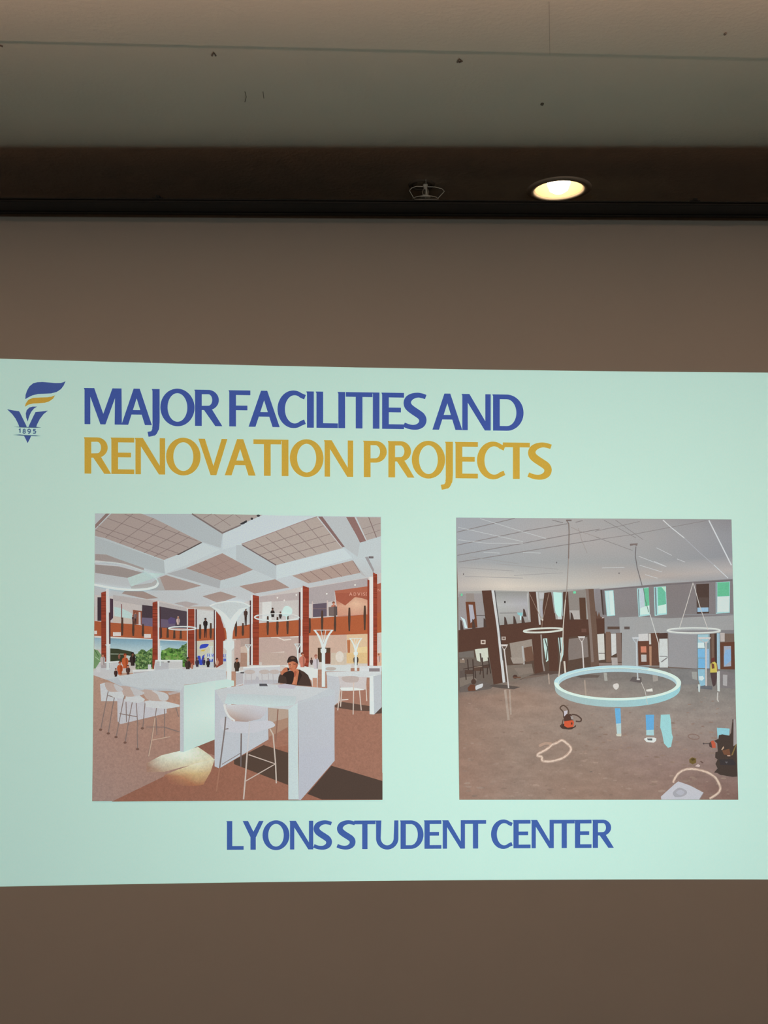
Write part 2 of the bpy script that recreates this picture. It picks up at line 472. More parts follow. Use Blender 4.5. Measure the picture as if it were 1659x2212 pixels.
class draw:
    """everything drawn inside becomes ONE mesh"""
    def __init__(self, name, parent, m, label=None):
        self.a = (name, parent, m, label)
    def __enter__(self):
        self.old = Pen.buf; Pen.buf = ([], [], []); return self
    def __exit__(self, *e):
        V, F, C = Pen.buf; Pen.buf = self.old
        if e[0]: return False
        name, parent, m, label = self.a
        me = bpy.data.meshes.new(name); me.from_pydata(V, [], F)
        at = me.color_attributes.new('Col', 'FLOAT_COLOR', 'POINT')
        for i, c in enumerate(C): at.data[i].color = c
        me.materials.append(m); me.update()
        o = bpy.data.objects.new(name, me); COL.objects.link(o); o.parent = parent
        if label: o['label'] = label
        self.o = o
        return False

MINT = (191, 225, 213)
with draw('slide_ground', slide, M_bgl):
    xs_ = [SL0 + (SL1 - SL0) * k / 40 for k in range(41)]
    P('', MINT, [(x, slide_top(x)) for x in xs_] + [(x, slide_bottom(x)) for x in reversed(xs_)])

# ---- lettering
def glyph(ch, W):
    """strokes of a capital letter: height 1, width W; list of polygons / ('s', pts, widths)"""
    v, h = 0.186, 0.130
    def r(x0, y0, x1, y1): return [(x0, y0), (x1, y0), (x1, y1), (x0, y1)]
    def sc(p): return [(x * W, y) for x, y in p]
    def arc(cx, cy, rx, ry, a0, a1, n=22): return [(cx + rx * math.cos(math.radians(a0 + (a1 - a0) * k / n)), cy + ry * math.sin(math.radians(a0 + (a1 - a0) * k / n))) for k in range(n + 1)]
    def band(o, i): return ('b', o, i)
    nub = [(-.022, 1.0), (0.02, 1.0), (0.02, .93), (0.0, .95)]
    if ch == 'I': return [r(0, 0, W, 1), nub]
    if ch == 'L': return [r(0, 0, v, 1), r(0, 0, W, h), nub]
    if ch == 'T': return [r(0, 1 - h, W, 1), r(W * .5 - v / 2, 0, W * .5 + v / 2, 1)]
    if ch == 'E': return [r(0, 0, v, 1), r(0, 0, W, h), r(0, 1 - h, W, 1), r(0, .46, W * .86, .46 + h), nub]
    if ch == 'F': return [r(0, 0, v, 1), r(0, 1 - h, W, 1), r(0, .45, W * .86, .45 + h), nub]
    if ch == 'M': return [sc([(0, 0), (0, 1), (.145, 1), (.155, .75), (.155, 0)]), sc([(.0, 1), (.26, 1), (.56, .12), (.56, 0), (.425, 0), (.13, .83)]), sc([(.745, 1), (.86, 1), (.84, .80), (.56, 0), (.43, 0), (.47, .2)]),
                          sc([(.745, 1), (.99, 1), (1, 0), (.805, 0), (.815, .76)]), nub]
    if ch == 'A': return [sc([(0, 0), (.40, 1), (.60, 1), (.222, 0)]), sc([(.40, 1), (.60, 1), (1, 0), (.77, 0)]), sc([(.24, .285), (.30, .41), (.70, .41), (.76, .285)])]
    if ch == 'V': return [sc([(0, 1), (.225, 1), (.62, 0), (.42, 0)]), sc([(.80, 1), (1, 1), (.62, 0), (.42, 0)])]
    if ch == 'N': return [r(0, 0, .15, 1), r(W - .15, 0, W, 1), sc([(0, 1), (.25, 1), (1, 0), (.79, 0)]), nub]
    if ch == 'Y': return [sc([(0, 1), (.26, 1), (.64, .44), (.37, .44)]), sc([(.78, 1), (1, 1), (.64, .44), (.38, .44)]), r(W * .5 - v / 2, 0, W * .5 + v / 2, .46)]
    if ch == 'O':
        return [band(arc(W / 2, .5, W / 2, .52, 0, 360, 44), arc(W / 2, .5, W / 2 - .2, .395, 0, 360, 44))]
    if ch == 'C':
        o = arc(W * .56, .5, W * .56, .52, 52, 308, 34); i = arc(W * .60, .5, W * .60 - .205, .39, 50, 310, 34)
        o[0] = (W * .99, .90); i[0] = (W * .93, .775); o[-1] = (W * .99, .10); i[-1] = (W * .93, .225)
        return [band(o, i)]
    if ch == 'D':
        o = [(0, 1)] + arc(W * .45, .5, W * .55, .5, 90, -90, 26) + [(0, 0)]
        i = [(v, 1 - h)] + arc(W * .45, .5, W * .55 - .2, .5 - h, 90, -90, 26) + [(v, h)]
        return [r(0, 0, v, 1), band(o, i), nub]
    if ch in 'PR':
        lo = .40 if ch == 'P' else .44
        cy = (1 + lo) / 2; ry = (1 - lo) / 2; bw = W if ch == 'P' else W * .87
        o = [(0, 1)] + arc(bw - ry * 1.05, cy, ry * 1.05, ry, 90, -90, 22) + [(0, lo)]
        i = [(v, 1 - h * .95)] + arc(bw - ry * 1.05, cy, ry * 1.05 - .185, ry - h * .93, 90, -90, 22) + [(v, lo + h * .9)]
        g = [r(0, 0, v, 1), band(o, i), nub]
        if ch == 'R': g.append([(W * .30, lo + .03), (W * .62, lo + .02), (W * 1.0, 0), (W * .74, 0)])
        return g
    if ch == 'U':
        o = [(0, 1)] + arc(W / 2, W / 2 - .02, W / 2, W / 2, 180, 360, 26) + [(W, 1)]
        i = [(v, 1)] + arc(W / 2, W / 2 + .0, W / 2 - .165, W / 2 - .13, 180, 360, 26) + [(W - .145, 1)]
        return [band(o, i), nub]
    if ch == 'J':
        return [('s', smooth_pts([(W * .5, 1.0), (W * .5, .5), (W * .5, .08), (W * .42, -.10), (W * .10, -.215), (-W * .62, -.255)], 6, False), [W] * 13 + [W * .96] * 6 + [W * .85] * 6 + [.14] * 6), nub]
    if ch == 'S':
        c = [(.96, .895, .125), (.82, .925, .13), (.62, .945, .135), (.40, .915, .16), (.23, .84, .19), (.165, .735, .205), (.215, .63, .215), (.37, .54, .215), (.58, .45, .215), (.76, .365, .215), (.835, .265, .205), (.79, .155, .19), (.64, .08, .16), (.44, .055, .135), (.22, .075, .13), (.02, .125, .125)]
        c = smooth_pts(c, 4, False)
        return [('s', [(x * W, y) for x, y, w in c], [w for x, y, w in c])]
    return []
def letter(ch, x0, x1, base, cap, slope, col):
    """base: baseline height at x0, slope of the line of type"""
    W = (x1 - x0) / cap
    def T(p):
        x = x0 + p[0] * cap
        return (x, base + slope * (x - x0) - p[1] * cap)
    for g in glyph(ch, W):
        if isinstance(g, tuple) and g[0] == 's':
            A, B = rails(g[1], (g[2] + [g[2][-1]] * 60)[:len(g[1])]); strip([T(p) for p in A], [T(p) for p in B], col)
        elif isinstance(g, tuple) and g[0] == 'b':
            strip([T(p) for p in g[1]], [T(p) for p in g[2]], col)
        else: put([T(p) for p in g], col)
def words(name, parent, spec, base_fn, cap_fn, slope, col, label=None):
    for wd in spec:
        Pen.layer = 20
        with draw(name, parent, M_txt, label):
            for ch, xa, xb in wd:
                letter(ch, xa, xb, base_fn(xa), cap_fn(xa), slope, col)
BLUE = (66, 88, 160); GOLD = (198, 163, 66); BLUE2 = (66, 95, 162)
Pen.layer = 20
words('title_word', slide, [
    [('M', 182.8, 263.5), ('A', 262.5, 328.3), ('J', 329.5, 345), ('O', 346.5, 420.4), ('R', 421.4, 480.6)],
    [('F', 495.3, 540.9), ('A', 537, 604.3), ('C', 599.5, 661.3), ('I', 663.2, 678), ('L', 683.6, 729.9), ('I', 730.9, 745.5), ('T', 747, 804.5), ('I', 805.4, 819.7), ('E', 825.4, 872.7), ('S', 871.5, 921.6)],
    [('A', 934, 998.6), ('N', 998.6, 1060), ('D', 1065, 1130.9)]],
    lambda x: 916.2 + .0158 * (x - 183), lambda x: 78.2, .0158, BLUE)
words('title_word', slide, [
    [('R', 182.8, 240.4), ('E', 240.7, 290.2), ('N', 292.8, 356.9), ('O', 358.9, 433.4), ('V', 428.6, 491.4), ('A', 485.5, 552.3), ('T', 547.4, 607.6), ('I', 608.6, 623.2), ('O', 626.1, 698.8), ('N', 701.2, 763)],
    [('P', 785.9, 835.5), ('R', 838.9, 895.3), ('O', 889.5, 961.4), ('J', 962.8, 978.3), ('E', 984, 1032.3), ('C', 1030.3, 1092.1), ('T', 1086, 1144.4), ('S', 1140, 1192.3)]],
    lambda x: 1023 + .0125 * (x - 183), lambda x: 78.5, .0125, GOLD)
words('caption_word', slide, [
    [('L', 490.3, 526.4), ('Y', 524.2, 569.5), ('O', 567.1, 625.4), ('N', 626.5, 676.7), ('S', 677, 717.6)],
    [('S', 727.5, 768.4), ('T', 765.1, 811.2), ('U', 812.3, 860.6), ('D', 865.2, 914.8), ('E', 916.8, 953.4), ('N', 956.4, 1004.4), ('T', 1004.4, 1050)],
    [('C', 1060.6, 1108), ('E', 1109, 1146), ('N', 1148.2, 1196.2), ('T', 1196.2, 1241.2), ('E', 1241.8, 1277.6), ('R', 1280.3, 1325.9)]],
    lambda x: 1835.6 - .0053 * (x - 490), lambda x: 62.2 - .0017 * (x - 490), -.0053, BLUE2)

# ---- emblem
logo = empty('emblem', (0, 0, 0), parent=slide)
LB = (70, 90, 152)
Pen.layer = 20
with draw('blue_flame', logo, M_txt):
    P('lg', LB, [(535, 610), (540, 520), (570, 430), (620, 340), (700, 275), (790, 250), (900, 245), (1050, 258), (1180, 270), (1280, 268), (1340, 250), (1385, 230), (1345, 320), (1290, 395), (1200, 455), (1080, 487), (940, 495), (800, 500), (680, 530), (600, 570)])
with draw('gold_flame', logo, M_txt):
    P('lg', (196, 158, 66), [(525, 770), (545, 700), (600, 620), (700, 580), (850, 572), (1000, 568), (1090, 555), (1165, 525), (1120, 600), (1040, 655), (950, 685), (820, 695), (700, 700), (600, 725)])
with draw('small_flame', logo, M_txt):
    P('lg', LB, [(587, 1085), (555, 1000), (545, 910), (565, 840), (620, 785), (690, 765), (785, 765), (720, 805), (665, 870), (630, 940), (605, 1010)])
with draw('letter_mark', logo, M_txt):
    P('lg', LB, [(150, 820), (280, 845), (405, 862), (430, 905), (560, 1170), (565, 1205), (415, 1205), (385, 1130), (330, 1020), (260, 925)])
    P('lg', LB, [(750, 880), (870, 868), (1015, 850), (920, 925), (840, 1030), (780, 1150), (765, 1205), (600, 1205), (610, 1170), (690, 1000)])
    P('lg', LB, [(505, 1375), (660, 1382), (630, 1450), (583, 1535), (545, 1450)])
with draw('year_banner', logo, M_txt):
    P('lg', (75, 105, 140), [(285, 1185), (420, 1190), (580, 1195), (760, 1190), (880, 1207), (760, 1212), (420, 1205)])
    P('lg', (75, 105, 140), [(275, 1362), (420, 1352), (520, 1362), (760, 1370), (880, 1385), (760, 1390), (520, 1382)])
    DG = (80, 108, 145)
    L('lg', DG, 26, [(400, 1250), (425, 1240), (425, 1318)])
    EL('lg', DG, 513, 1262, 22, 20, 20); EL('lg', DG, 513, 1305, 26, 22, 20)
    EL('lg', DG, 616, 1268, 28, 27, 22); L('lg', DG, 22, [(644, 1270), (642, 1300), (622, 1325), (595, 1328)])
    L('lg', DG, 20, [(757, 1245), (712, 1245), (706, 1280)]); L('lg', DG, 22, [(704, 1280), (735, 1272), (757, 1295), (745, 1325), (700, 1325)])

def multi(c, items):
    """many small patches that do not matter to one another, on two layers"""
    base = Pen.layer
    for i, (col, pts) in enumerate(items):
        Pen.layer = base + i % 6
        P(c, col, pts)
    Pen.layer = base + 7
def blob(rnd, x, y, r, k=6, flat=1.0):
    a0 = rnd.uniform(0, 6.28)
    return [(x + r * rnd.uniform(.6, 1.2) * math.cos(a0 + 6.283 * i / k), y + flat * r * rnd.uniform(.6, 1.2) * math.sin(a0 + 6.283 * i / k)) for i in range(k)]
def foliage(c, rnd, inside, n, r, cols):
    x0_, x1_ = min(p[0] for p in inside), max(p[0] for p in inside); y0_, y1_ = min(p[1] for p in inside), max(p[1] for p in inside)
    def hit(x, y):
        k = False
        for (ax, ay), (bx, by) in zip(inside, inside[1:] + inside[:1]):
            if (ay > y) != (by > y) and x < (bx - ax) * (y - ay) / (by - ay) + ax: k = not k
        return k
    it = []
    while len(it) < n:
        x, y = rnd.uniform(x0_, x1_), rnd.uniform(y0_, y1_)
        if hit(x, y): it.append((rnd.choice(cols), blob(rnd, x, y, r * rnd.uniform(.5, 1.2))))
    multi(c, it)
def shade(col, f): return tuple(min(255, max(0, v * f)) for v in col)
def human(c, x, y, h, top, leg, skin, hair, face=1, seated=False, arm=0):
    """small printed figure: x = middle, y = top of the head, h = height in crop pixels"""
    hd = h * (.075 if not seated else .125); u = h / 7.5 if not seated else h / 4.6
    P(c, top, [(x - .16 * u, y + 1.0 * u), (x - .62 * u, y + 1.22 * u), (x - .86 * u, y + 1.8 * u), (x - .80 * u, y + 2.7 * u), (x - .56 * u, y + 3.1 * u), (x - .5 * u, y + 3.9 * u), (x + .5 * u, y + 3.9 * u), (x + .55 * u, y + 3.1 * u),
              (x + (.80 + arm) * u, y + 2.7 * u), (x + .86 * u, y + 1.8 * u), (x + .62 * u, y + 1.22 * u), (x + .16 * u, y + 1.0 * u)])
    P(c, shade(top, .8), [(x + .1 * u, y + 1.2 * u), (x + .6 * u, y + 1.25 * u), (x + .55 * u, y + 3.8 * u), (x + .2 * u, y + 3.8 * u)])
    P(c, skin, [(x - .16 * u, y + .8 * u), (x + .16 * u, y + .8 * u), (x + .2 * u, y + 1.15 * u), (x, y + 1.4 * u), (x - .2 * u, y + 1.15 * u)])
    EL(c, skin, x + .06 * face * u, y + .55 * u, .34 * u, .47 * u, n=14)
    P(c, hair, [(x - .40 * u, y + .75 * u), (x - .42 * u, y + .3 * u), (x - .2 * u, y), (x + .2 * u, y), (x + .42 * u, y + .28 * u), (x + .38 * u, y + .5 * u), (x + .1 * face * u, y + .32 * u), (x - .2 * face * u, y + .5 * u)])
    if not seated:
        P(c, leg, [(x - .5 * u, y + 3.8 * u), (x + .5 * u, y + 3.8 * u), (x + .42 * u, y + 7.2 * u), (x + .5 * u, y + 7.5 * u), (x + .12 * u, y + 7.5 * u), (x + .02 * u, y + 4.6 * u), (x - .12 * u, y + 7.5 * u), (x - .46 * u, y + 7.5 * u), (x - .38 * u, y + 7.2 * u)])
# ------------------------------------------------------------------ left picture: white study tables in a bright hall
pic = empty('projected_photograph', (0, 0, 0), parent=slide)
Pen.layer = 6
with draw('picture_ground', pic, M_pic): P('', (190, 176, 166), [(205, 1109), (823, 1116), (826, 1727), (200, 1730)])
Pen.layer = 10
BEAM = (196, 208, 210); COF = (176, 162, 156); COF2 = (170, 148, 140); GL = (146, 130, 126)
with draw('pictured_ceiling', pic, M_pic):
    GRID('', [[(190, 198, 200), (192, 204, 208), (200, 212, 216), (190, 200, 203)], [(192, 200, 202), (200, 212, 214), (202, 214, 218), (196, 206, 208)], [(196, 196, 196), (200, 204, 206), (198, 200, 202), (186, 178, 176)]],
         [[(205, 1109), (410, 1111), (620, 1113.5), (823, 1116)], [(204.5, 1200), (410, 1200), (620, 1200), (823.3, 1200)], [(204, 1310), (410, 1310), (620, 1310), (823.8, 1310)]])
    # darker sides of the beams
    P('a', (184, 194, 196), [(80, 300), (825, 560), (835, 700), (610, 640), (340, 560), (80, 480)])
    P('a', (205, 217, 219), [(825, 555), (1245, 365), (1430, 440), (1060, 610), (840, 700)])
    P('a', (184, 194, 197), [(590, 50), (1130, 50), (1465, 265), (1440, 420), (1240, 355), (720, 100)])
    P('a', (206, 218, 222), [(1465, 265), (1659, 178), ('b', 285, 62), ('b', 880, 78), ('b', 60, 385), (1460, 440)])
    P('b', (190, 200, 203), [(65, 390), (435, 610), (430, 760), (190, 660), (0, 560), (0, 390)])
    P('b', (205, 217, 219), [(440, 610), (1165, 425), (1260, 530), (610, 715), (440, 760)])
    P('b', (186, 186, 186), [(1260, 545), (1420, 745), (1350, 700)])
    P('b', (190, 196, 198), [(940, 80), (1195, 85), (1345, 365), (1320, 520), (1180, 415)])
    P('b', (196, 206, 208), [(1345, 370), (1570, 300), (1573, 470), (1320, 530)])
    P('a', (178, 182, 184), [(1065, 640), (1440, 775), (1430, 860), (860, 700)])
    P('a', (198, 208, 210), [(1440, 775), (1659, 720), ('b', 185, 665), ('b', 420, 760), ('b', 30, 835), (1430, 865)])
    # coffers
    P('a', (150, 128, 122), [(80, 165), (195, 48), (237, 48), (80, 210)])
    L('a', (200, 204, 204), 8, [(243, 48), (84, 215)])
    P('a', COF, [(255, 48), (580, 48), (720, 100), (1240, 358), (970, 495), (825, 550), (190, 315), (80, 290), (80, 222)])
    for q1, q2 in (((490, 50), (190, 308)), ((715, 98), (340, 370)), ((865, 178), (490, 425)), ((1000, 245), (610, 475)), ((1105, 300), (720, 515)),
                   ((400, 55), (1190, 345)), ((210, 98), (1090, 415)), ((110, 180), (985, 480)), ((80, 225), (870, 525))):
        L('a', GL, 7, [q1, q2])
    P('a', (98, 90, 88), [(960, 496), (1225, 358), (1245, 362), (985, 498)])
    P('a', (178, 168, 162), [(1130, 48), ('b', 290, 62), ('b', 50, 165), (1460, 258)])
    L('a', (132, 120, 117), 16, [(1130, 50), (1460, 258), (1659, 172)])
    for q1, q2 in (((1370, 55), (1550, 180)), ((1580, 55), (1370, 180)), ((1250, 100), (1345, 50)), ((1600, 60), (1659, 100))): L('a', GL, 6, [q1, q2])
    P('b', (60, 60, 62), [(45, 155), (115, 118), (120, 140), (75, 165), (50, 168)])
    EL('b', (60, 60, 62), 172, 103, 14, 12); EL('b', (60, 60, 62), 242, 70, 18, 12)
    P('a', COF2, [(1460, 478), ('b', 185, 657), ('b', 0, 728), (1440, 772), (1065, 640)])
    for q1, q2 in (((1380, 510), (1640, 690)), ((1280, 550), (1560, 735)), ((1180, 595), (1490, 765)), ((1570, 535), (1200, 690)), ((1659, 600), (1330, 735))): L('a', (158, 136, 128), 5, [q1, q2])
    P('a', (172, 154, 147), [(780, 738), (850, 715), (1230, 830), (1040, 880), (840, 880), (765, 810)])
    P('a', (180, 178, 176), [(690, 800), (780, 735), (840, 882), (480, 880), (460, 830)])
    P('a', (166, 156, 152), [(80, 485), (200, 492), (340, 545), (610, 640), (600, 690), (340, 620), (80, 560)])
    P('a', (206, 206, 206), [(80, 555), (330, 580), (610, 665), (590, 690), (340, 622), (80, 600)])
    P('a', (162, 152, 148), [(80, 600), (340, 622), (600, 690), (430, 745), (80, 690)])
    P('a', (196, 216, 212), [(430, 745), (600, 685), (840, 700), (470, 840), (450, 800)])
    P('a', (168, 148, 140), [(400, 888), (600, 890), (765, 965), (640, 975), (370, 915)])
    P('a', (172, 152, 144), [(1440, 893), (1615, 950), (1500, 992), (1400, 1012), (1245, 945)])
    P('a', (182, 172, 170), [(930, 1020), (1060, 1000), (1205, 1030), (1080, 1062)])
    P('b', (184, 171, 163), [(65, 385), (740, 128), (885, 84), (1160, 420), (440, 607)])
    for q1, q2 in (((740, 130), (1012, 445)), ((585, 190), (872, 472)), ((435, 245), (757, 522)), ((320, 300), (648, 552)), ((210, 345), (530, 582)),
                   ((160, 440), (950, 180)), ((255, 495), (1020, 270)), ((350, 552), (1095, 345))): L('b', GL, 7, [q1, q2])
    L('b', (122, 108, 108), 12, [(68, 388), (435, 607)])
    L('b', (170, 150, 144), 10, [(60, 380), (740, 126), (885, 80)])
    P('b', (140, 112, 108), [(890, 80), (938, 80), (1182, 412), (1150, 410)])
    L('b', (206, 204, 204), 8, [(880, 82), (1150, 415)])
    P('b', (148, 116, 111), [(1195, 85), (1285, 86), (1412, 345), (1345, 362), (1310, 290)])
    L('b', (206, 206, 206), 10, [(1292, 86), (1418, 345)])
    P('b', (178, 166, 160), [(1305, 86), (1570, 88), (1572, 292), (1420, 338)])
    L('b', (130, 108, 104), 8, [(1440, 88), (1525, 308)]); L('b', GL, 5, [(1370, 215), (1570, 150)]); L('b', GL, 5, [(1395, 280), (1570, 225)])
    P('b', (178, 156, 146), [(610, 722), (1262, 556), (1350, 690), (785, 805)])
    for q1, q2 in (((700, 698), (810, 790)), ((805, 675), (935, 772)), ((915, 645), (1042, 750)), ((1025, 618), (1150, 732)), ((1150, 588), (1252, 712)), ((1268, 558), (1346, 684))): L('b', (140, 116, 108), 6, [q1, q2])
    P('b', (172, 149, 140), [(35, 835), (425, 760), (580, 850), (200, 915)])
    P('b', (160, 156, 158), [(1400, 520), (1430, 515), (1500, 660), (1490, 690)])
    R('b', (120, 110, 110), 1440, 512, 1492, 534)
with draw('pictured_upper_floor', pic, M_pic):
    P('a', (205, 198, 194), [(78, 930), (760, 985), (1080, 1070), (1400, 1100), ('b', 150, 990), ('b', 180, 935), ('b', 250, 950), ('b', 720, 840), ('b', 790, 850), ('b', 1430, 740), ('b', 1577, 690), ('b', 1578, 1210), ('b', 0, 1310), (75, 1310)])
    P('a', (190, 184, 182), [(275, 930), (700, 990), (1080, 1075), (1080, 1110), (590, 1045), (275, 990)])
    R('a', (70, 58, 64), 105, 955, 146, 1212); P('a', (82, 62, 74), [(240, 968), (275, 975), (275, 1180), (240, 1215)])
    P('a', (196, 220, 216), [(285, 1060), (370, 1075), (480, 1130), (480, 1190), (290, 1160)])
    P('a', (208, 196, 184), [(275, 1160), (480, 1190), (480, 1250), (275, 1230)])
    R('a', (150, 110, 108), 360, 1030, 372, 1190)
    P('a', (150, 92, 72), [(490, 1092), (592, 1105), (592, 1255), (490, 1245)]); P('a', (212, 206, 204), [(552, 1115), (572, 1118), (575, 1255), (552, 1255)])
    P('a', (78, 66, 72), [(590, 1038), (706, 1052), (706, 1275), (585, 1262)])
    P('a', (84, 72, 80), [(780, 1055), (1080, 1110), (1080, 1295), (780, 1285)])
    P('a', (118, 108, 130), [(585, 1175), (706, 1182), (706, 1275), (585, 1262)]); P('a', (112, 98, 118), [(780, 1190), (950, 1205), (950, 1285), (780, 1280)])
    P('a', (96, 82, 120), [(868, 1200), (900, 1170), (950, 1185), (955, 1240), (880, 1245)])
    P('a', (212, 214, 212), [(1180, 1090), (1375, 1110), (1375, 1305), (1180, 1300)])
    P('b', (208, 210, 208), [(0, 990), (60, 1000), (150, 1060), (150, 1260), (0, 1270)])
    P('b', (190, 178, 176), [(255, 950), (680, 900), (680, 985), (255, 1010)])
    P('b', (222, 222, 218), [(285, 1010), (385, 1000), (385, 1200), (285, 1215)])
    P('b', (178, 168, 168), [(790, 855), (1430, 745), (1430, 835), (1070, 885), (1075, 990), (985, 1015), (790, 1030)])
    P('b', (104, 92, 104), [(832, 1030), (985, 1015), (985, 1162), (832, 1172)]); R('b', (132, 112, 112), 832, 1075, 985, 1083)
    R('b', (206, 190, 184), 985, 990, 1000, 1160); R('b', (206, 190, 184), 824, 1000, 834, 1180)
    P('b', (176, 104, 82), [(1070, 885), (1430, 836), (1430, 1142), (1100, 1162), (1100, 1000)])
    GRID('b', [[(186, 116, 94), (214, 168, 142), (212, 164, 138)], [(212, 160, 134), (226, 188, 160), (218, 172, 146)], [(206, 152, 128), (212, 160, 136), (206, 152, 128)]],
         [[(1085, 990), (1300, 955), (1430, 975)], [(1095, 1060), (1300, 1020), (1430, 1040)], [(1100, 1158), (1300, 1148), (1430, 1140)]])
    P('b', (168, 96, 76), [(1085, 985), (1185, 1045), (1300, 945), (1430, 985), (1430, 905), (1075, 910)])
    P('b', (172, 98, 78), [(1532, 812), (1573, 800), (1576, 1118), (1532, 1125)])
    for x, y in ((450, 960), (525, 990), (655, 930), (985, 918), (1292, 822)): EL('b', (240, 238, 230), x, y, 9, 9)
    # letters on the red wall
    for ch, xa in zip('ADVISE', (1228, 1272, 1316, 1362, 1380, 1408)):
        w = {'I': 7, 'E': 14, 'S': 20}.get(ch, 34)
        p0 = px('b', (xa, 938)); p1 = px('b', (xa + w, 938))
        if ch == 'D': strip([px('b', q) for q in ((1276, 905), (1296, 905), (1306, 920), (1296, 938), (1276, 938), (1276, 905))], [px('b', q) for q in ((1281, 910), (1293, 910), (1300, 920), (1293, 933), (1281, 933), (1281, 910))], (214, 160, 140))
        else: letter(ch, p0[0], p1[0], p0[1], 6.8, -.06, (214, 160, 140))
    letter('N', px('b', (1538, 0))[0], px('b', (1566, 0))[0], px('b', (0, 893))[1], 5.4, -.06, (206, 150, 130))
with draw('pictured_back_wall', pic, M_pic):
    P('a', (208, 198, 190), [(73, 1370), (700, 1400), (1080, 1422), (1480, 1410), ('b', 0, 1395), ('b', 270, 1388), ('b', 1430, 1350), ('b', 1580, 1335), ('d', 1582, 200), ('d', 0, 200), ('c', 60, 240)])
    P('b', (196, 172, 162), [(250, 1400), (690, 1380), (690, 1659), (250, 1659)]); P('b', (212, 196, 186), [(350, 1560), (525, 1540), (525, 1659), (300, 1659)])
    P('b', (184, 162, 152), [(0, 1405), (155, 1400), (155, 1659), (0, 1659)]); P('b', (208, 186, 172), [(40, 1500), (100, 1480), (150, 1520), (150, 1659), (40, 1659)])
    P('b', (206, 176, 158), [(790, 1375), (1200, 1360), (1200, 1659), (790, 1659)]); P('b', (220, 190, 156), [(1200, 1360), (1428, 1350), (1428, 1659), (1215, 1659)])
    P('b', (186, 116, 78), [(1205, 1420), (1240, 1420), (1235, 1659), (1215, 1659)])
    P('b', (86, 66, 50), [(888, 1503), (1025, 1503), (1022, 1659), (888, 1659)]); R('d', (110, 62, 48), 965, 0, 1025, 120)
    P('b', (232, 206, 156), [(1320, 1500), (1425, 1490), (1425, 1659), (1320, 1659)]); R('d', (236, 206, 140), 1325, 60, 1428, 105)
    R('d', (206, 190, 172), 1030, 0, 1200, 130); R('d', (222, 190, 140), 1200, 0, 1428, 115)
    EL('b', (222, 212, 200), 1125, 1600, 45, 60)
    P('d', (216, 176, 150), [(1530, 0), (1580, 0), (1580, 140), (1530, 140)])
    R('d', (196, 174, 162), 280, 0, 560, 135); R('d', (176, 140, 122), 0, 0, 120, 150)
    R('a', (196, 170, 160), 1590, 1420, 1659, 1659)
    L('b', (235, 225, 215), 10, [(380, 1392), (450, 1390), (520, 1420), (600, 1412)]); L('b', (235, 225, 215), 9, [(590, 1388), (680, 1384)])
with draw('mural', pic, M_pic):
    for xa, xb, y0, y1, tr in ((245, 705, 1400, 1416, ((520, 1590), (580, 1520), (640, 1545), (705, 1500))), (785, 1077, 1424, 1436, ((800, 1540), (880, 1500), (980, 1520), (1077, 1450)))):
        GRID('a', [[(128, 168, 186), (132, 170, 188)], [(176, 202, 208), (172, 200, 208)], [(206, 218, 216), (206, 218, 216)]], [[(xa, y0), (xb, y1)], [(xa, 1500), (xb, 1510)], [(xa, 1600), (xb, 1600)]])
        P('a', (104, 134, 82), list(tr) + [(xb, 1738), (tr[0][0], 1738)], 0)
        P('a', (128, 156, 88), [(tr[0][0] + 40, 1600), (tr[1][0] + 10, 1545), (tr[2][0], 1570), (tr[2][0] + 20, 1640), (tr[0][0] + 60, 1660)], 4)
        P('a', (72, 92, 58), [(tr[0][0], 1640), (tr[0][0] + 60, 1620), (tr[2][0], 1660), (xb, 1640), (xb, 1738), (tr[0][0], 1738)])
    rnd = random.Random(5)
    foliage('a', rnd, [(525, 1590), (580, 1525), (640, 1550), (703, 1505), (703, 1730), (525, 1730)], 150, 16, [(86, 116, 68), (122, 152, 92), (146, 172, 112), (70, 96, 58), (104, 136, 80)])
    foliage('a', rnd, [(790, 1545), (880, 1505), (980, 1525), (1075, 1455), (1075, 1735), (790, 1735)], 190, 16, [(88, 130, 62), (118, 166, 80), (140, 182, 98), (66, 98, 50), (104, 150, 70)])
    foliage('a', rnd, [(790, 1620), (1075, 1640), (1075, 1735), (790, 1735)], 60, 12, [(60, 84, 46), (76, 104, 56)])
    for k in range(16):
        x = 82 + rnd.uniform(0, 55); L('a', rnd.choice([(150, 186, 138), (92, 126, 82), (176, 204, 164)]), 6, [(x, 1736), (x + rnd.uniform(-8, 14), 1600), (x + rnd.uniform(-8, 14), 1540 + rnd.uniform(0, 60))])
    foliage('a', rnd, [(1020, 1480), (1075, 1450), (1075, 1600), (1040, 1600)], 26, 12, [(84, 108, 72), (110, 136, 92)])
    P('a', (66, 70, 52), [(245, 1510), (330, 1515), (480, 1545), (520, 1580), (520, 1659), (245, 1659)]); L('a', (160, 170, 150), 10, [(250, 1570), (400, 1572)])
    P('a', (190, 205, 200), [(400, 1580), (520, 1600), (520, 1640), (410, 1640)])
    GRID('a', [[(150, 184, 198), (150, 184, 198)], [(206, 218, 214), (200, 214, 210)]], [[(72, 1392), (146, 1397)], [(70, 1520), (146, 1520)]])
    P('a', (124, 158, 112), [(70, 1520), (110, 1530), (146, 1580), (146, 1700), (66, 1730)], 0)
    L('a', (80, 110, 70), 8, [(75, 1520), (120, 1600)]); L('a', (180, 205, 170), 7, [(80, 1600), (130, 1640)])
